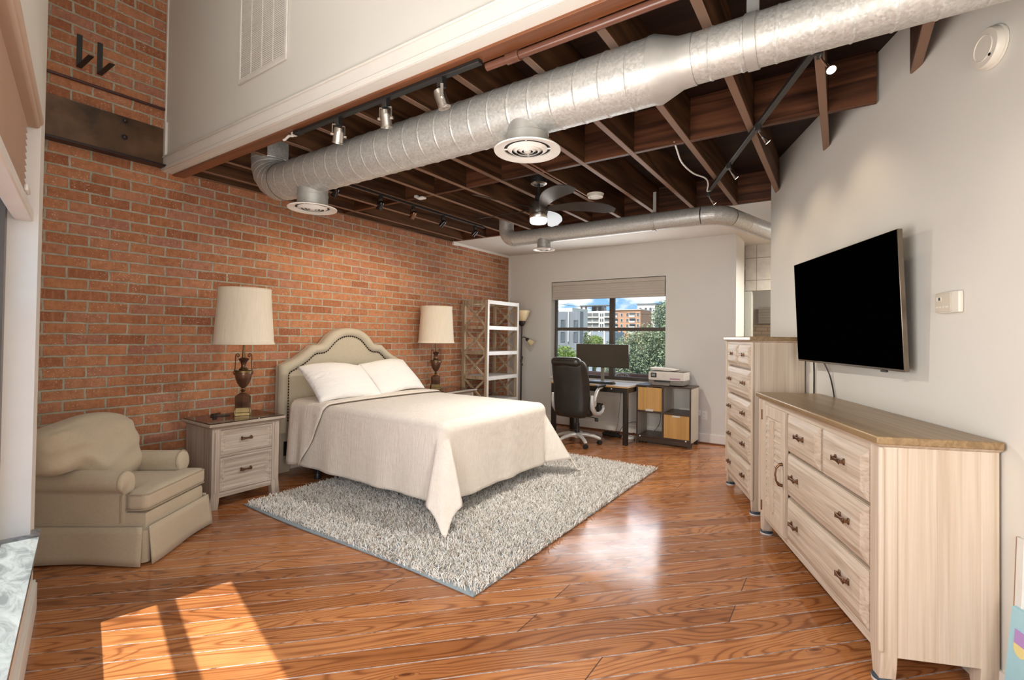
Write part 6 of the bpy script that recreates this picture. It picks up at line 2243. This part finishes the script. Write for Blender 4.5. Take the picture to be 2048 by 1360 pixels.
def tree(label, base, top, crowns, mat, n, leaf, seed):
    """crown of leaf blades on a trunk; crowns: (x, y, z, rx, ry, rz)"""
    rng = np.random.default_rng(seed)
    root = thing('tree', label, 'tree', base, 0, 'trees beyond the back window')
    B = np.array(base)
    vol = np.array([c[3] * c[4] * c[5] for c in crowns]); vol = vol / vol.sum()
    V, F = [], []
    for c, f in zip(crowns, vol):
        m_ = int(n * f)
        d = rng.normal(size=(m_, 3)); d /= np.linalg.norm(d, axis=1)[:, None]
        lump = 1 + 0.16 * np.sin(d[:, 0] * 7 + seed) * np.sin(d[:, 2] * 6 + 1) + 0.10 * np.sin(d[:, 1] * 13 + d[:, 0] * 11)
        r = (rng.uniform(0.35, 1.0, m_) ** 0.45) * lump
        p = d * r[:, None] * np.array(c[3:6]) + np.array(c[:3]) - B
        t1 = rng.normal(size=(m_, 3)); t1 /= np.linalg.norm(t1, axis=1)[:, None]
        t2 = np.cross(t1, rng.normal(size=(m_, 3))); t2 /= np.linalg.norm(t2, axis=1)[:, None]
        s = rng.uniform(0.6, 1.25, m_)[:, None] * leaf
        q = np.stack([p - t1 * s, p + t2 * s * 0.45, p + t1 * s, p - t2 * s * 0.45], 1)
        V.append(q.reshape(-1, 3))
    V = np.concatenate(V)
    nf = len(V) // 4
    me = bpy.data.meshes.new('foliage')
    me.vertices.add(len(V)); me.vertices.foreach_set('co', V.astype(np.float32).ravel())
    me.loops.add(nf * 4); me.loops.foreach_set('vertex_index', np.arange(nf * 4, dtype=np.int32))
    me.polygons.add(nf); me.polygons.foreach_set('loop_start', (np.arange(nf) * 4).astype(np.int32))
    me.update(calc_edges=True)
    me.materials.append(M[mat])
    o = bpy.data.objects.new('foliage', me); C.objects.link(o); o.parent = root
    bm = nb()
    tz = top - base[2]
    tube(bm, [(0, 0, 0), (0.1, 0.05, tz * 0.35), (0.0, 0.1, tz * 0.7), (0.05, 0, tz * 0.92)], [0.28, 0.20, 0.12, 0.04], 10)
    for c in crowns:
        e = Vector(c[:3]) - Vector(base)
        tube(bm, [(0.05, 0.05, tz * 0.45), ((e.x) * 0.5, e.y * 0.5, tz * 0.45 + (e.z - tz * 0.45) * 0.6), tuple(e)], [0.10, 0.07, 0.03], 8)
    obj('trunk', bm, 'bark', root)


tree('big grey green tree rising along the right edge of the back window', (-4.55, 16.5, -9), 2.6, [(-4.55, 16.5, 1.6, 0.62, 0.7, 1.25), (-4.9, 16.3, 2.15, 0.42, 0.5, 0.45), (-4.6, 16.2, 0.3, 0.85, 0.8, 1.2), (-4.3, 16.6, 2.4, 0.4, 0.5, 0.5)], 'leafgrey', 30000, 0.036, 3)
tree('broad dense green tree filling the lower right of the back window', (-4.75, 13.6, -9), 1.3, [(-4.55, 13.6, 0.7, 0.85, 0.8, 1.0), (-5.35, 13.8, 0.55, 0.62, 0.7, 0.85), (-4.0, 13.5, 0.8, 0.6, 0.6, 0.9), (-4.9, 13.5, -0.4, 1.1, 0.8, 0.9)], 'leafgrey', 52000, 0.033, 8)
tree('bright green bush top at the lower left of the back window', (-10.7, 20.2, -9), 0.7, [(-10.75, 20.2, 0.25, 0.62, 0.5, 0.75), (-10.3, 20.1, -0.2, 0.5, 0.5, 0.7)], 'leaflime', 12000, 0.042, 5)
tree('small lime green tree standing before the pale blue house', (-13.8, 30.3, -9), 1.2, [(-13.8, 30.3, 0.95, 0.55, 0.5, 0.62), (-13.9, 30.2, 0.2, 0.8, 0.5, 0.8)], 'leaflime', 10000, 0.05, 6)
tree('thin twiggy tree beside the grey townhouse corner', (-12.05, 25.4, -9), 1.5, [(-12.05, 25.4, 1.25, 0.22, 0.2, 0.5), (-12.1, 25.3, 0.4, 0.4, 0.3, 0.7)], 'leaf', 1800, 0.06, 7)
# low parapet and a white metal chair on the terrace outside
bm = nb(); box(bm, -6.2, -0.5, 8.9, 9.1, -1.5, 0.70); tag(obj('parapet_wall', bm, 'redbrick', bevel=0.01), 'low dull red parapet outside the back window', 'parapet')
pc = thing('patio_chair', 'white metal patio chair back just outside the back window', 'patio chair', (-3.24, 8.3, -0.3))
bm = nb()
arch = [(-0.14, 0, 0.0), (-0.145, 0, 0.96), (-0.12, 0, 1.02), (-0.06, 0, 1.048), (0, 0, 1.056), (0.06, 0, 1.048), (0.12, 0, 1.02), (0.145, 0, 0.96), (0.14, 0, 0.0)]
tube(bm, arch, 0.011, 8); obj('back_frame', bm, 'patiowhite', pc)
bm = nb()
for x in np.linspace(-0.10, 0.10, 6):
    tube(bm, [(x * 0.9, 0, 0.45), (x, 0, 1.03 - abs(x) * 0.3)], 0.006, 6)
obj('back_bars', bm, 'patiowhite', pc)
bm = nb(); softbox(bm, (0, -0.2, 0.45), (0.38, 0.40, 0.03), 0.014, n=4)
for x in (-0.15, 0.15):
    cyl(bm, (x, -0.36, 0), (x, -0.34, 0.45), 0.012, n=8)
obj('seat', bm, 'patiowhite', pc)
bm = nb(); box(bm, -6.2, -0.5, YB + 0.22, 9.1, -0.4, -0.3); struct('terrace', bm, 'ground')
# overhead wires
for i, (za, zb) in enumerate(((4.3, 2.9),)):
    bm = nb(); tube(bm, [(-24, 40, za + 0.5), (-15, 39, (za + zb) / 2 - 0.1), (-8, 38, zb)], 0.014, 6)
    tag(obj('overhead_wire', bm, 'black'), 'thin dark overhead wire crossing the sky in the left pane', 'wire')
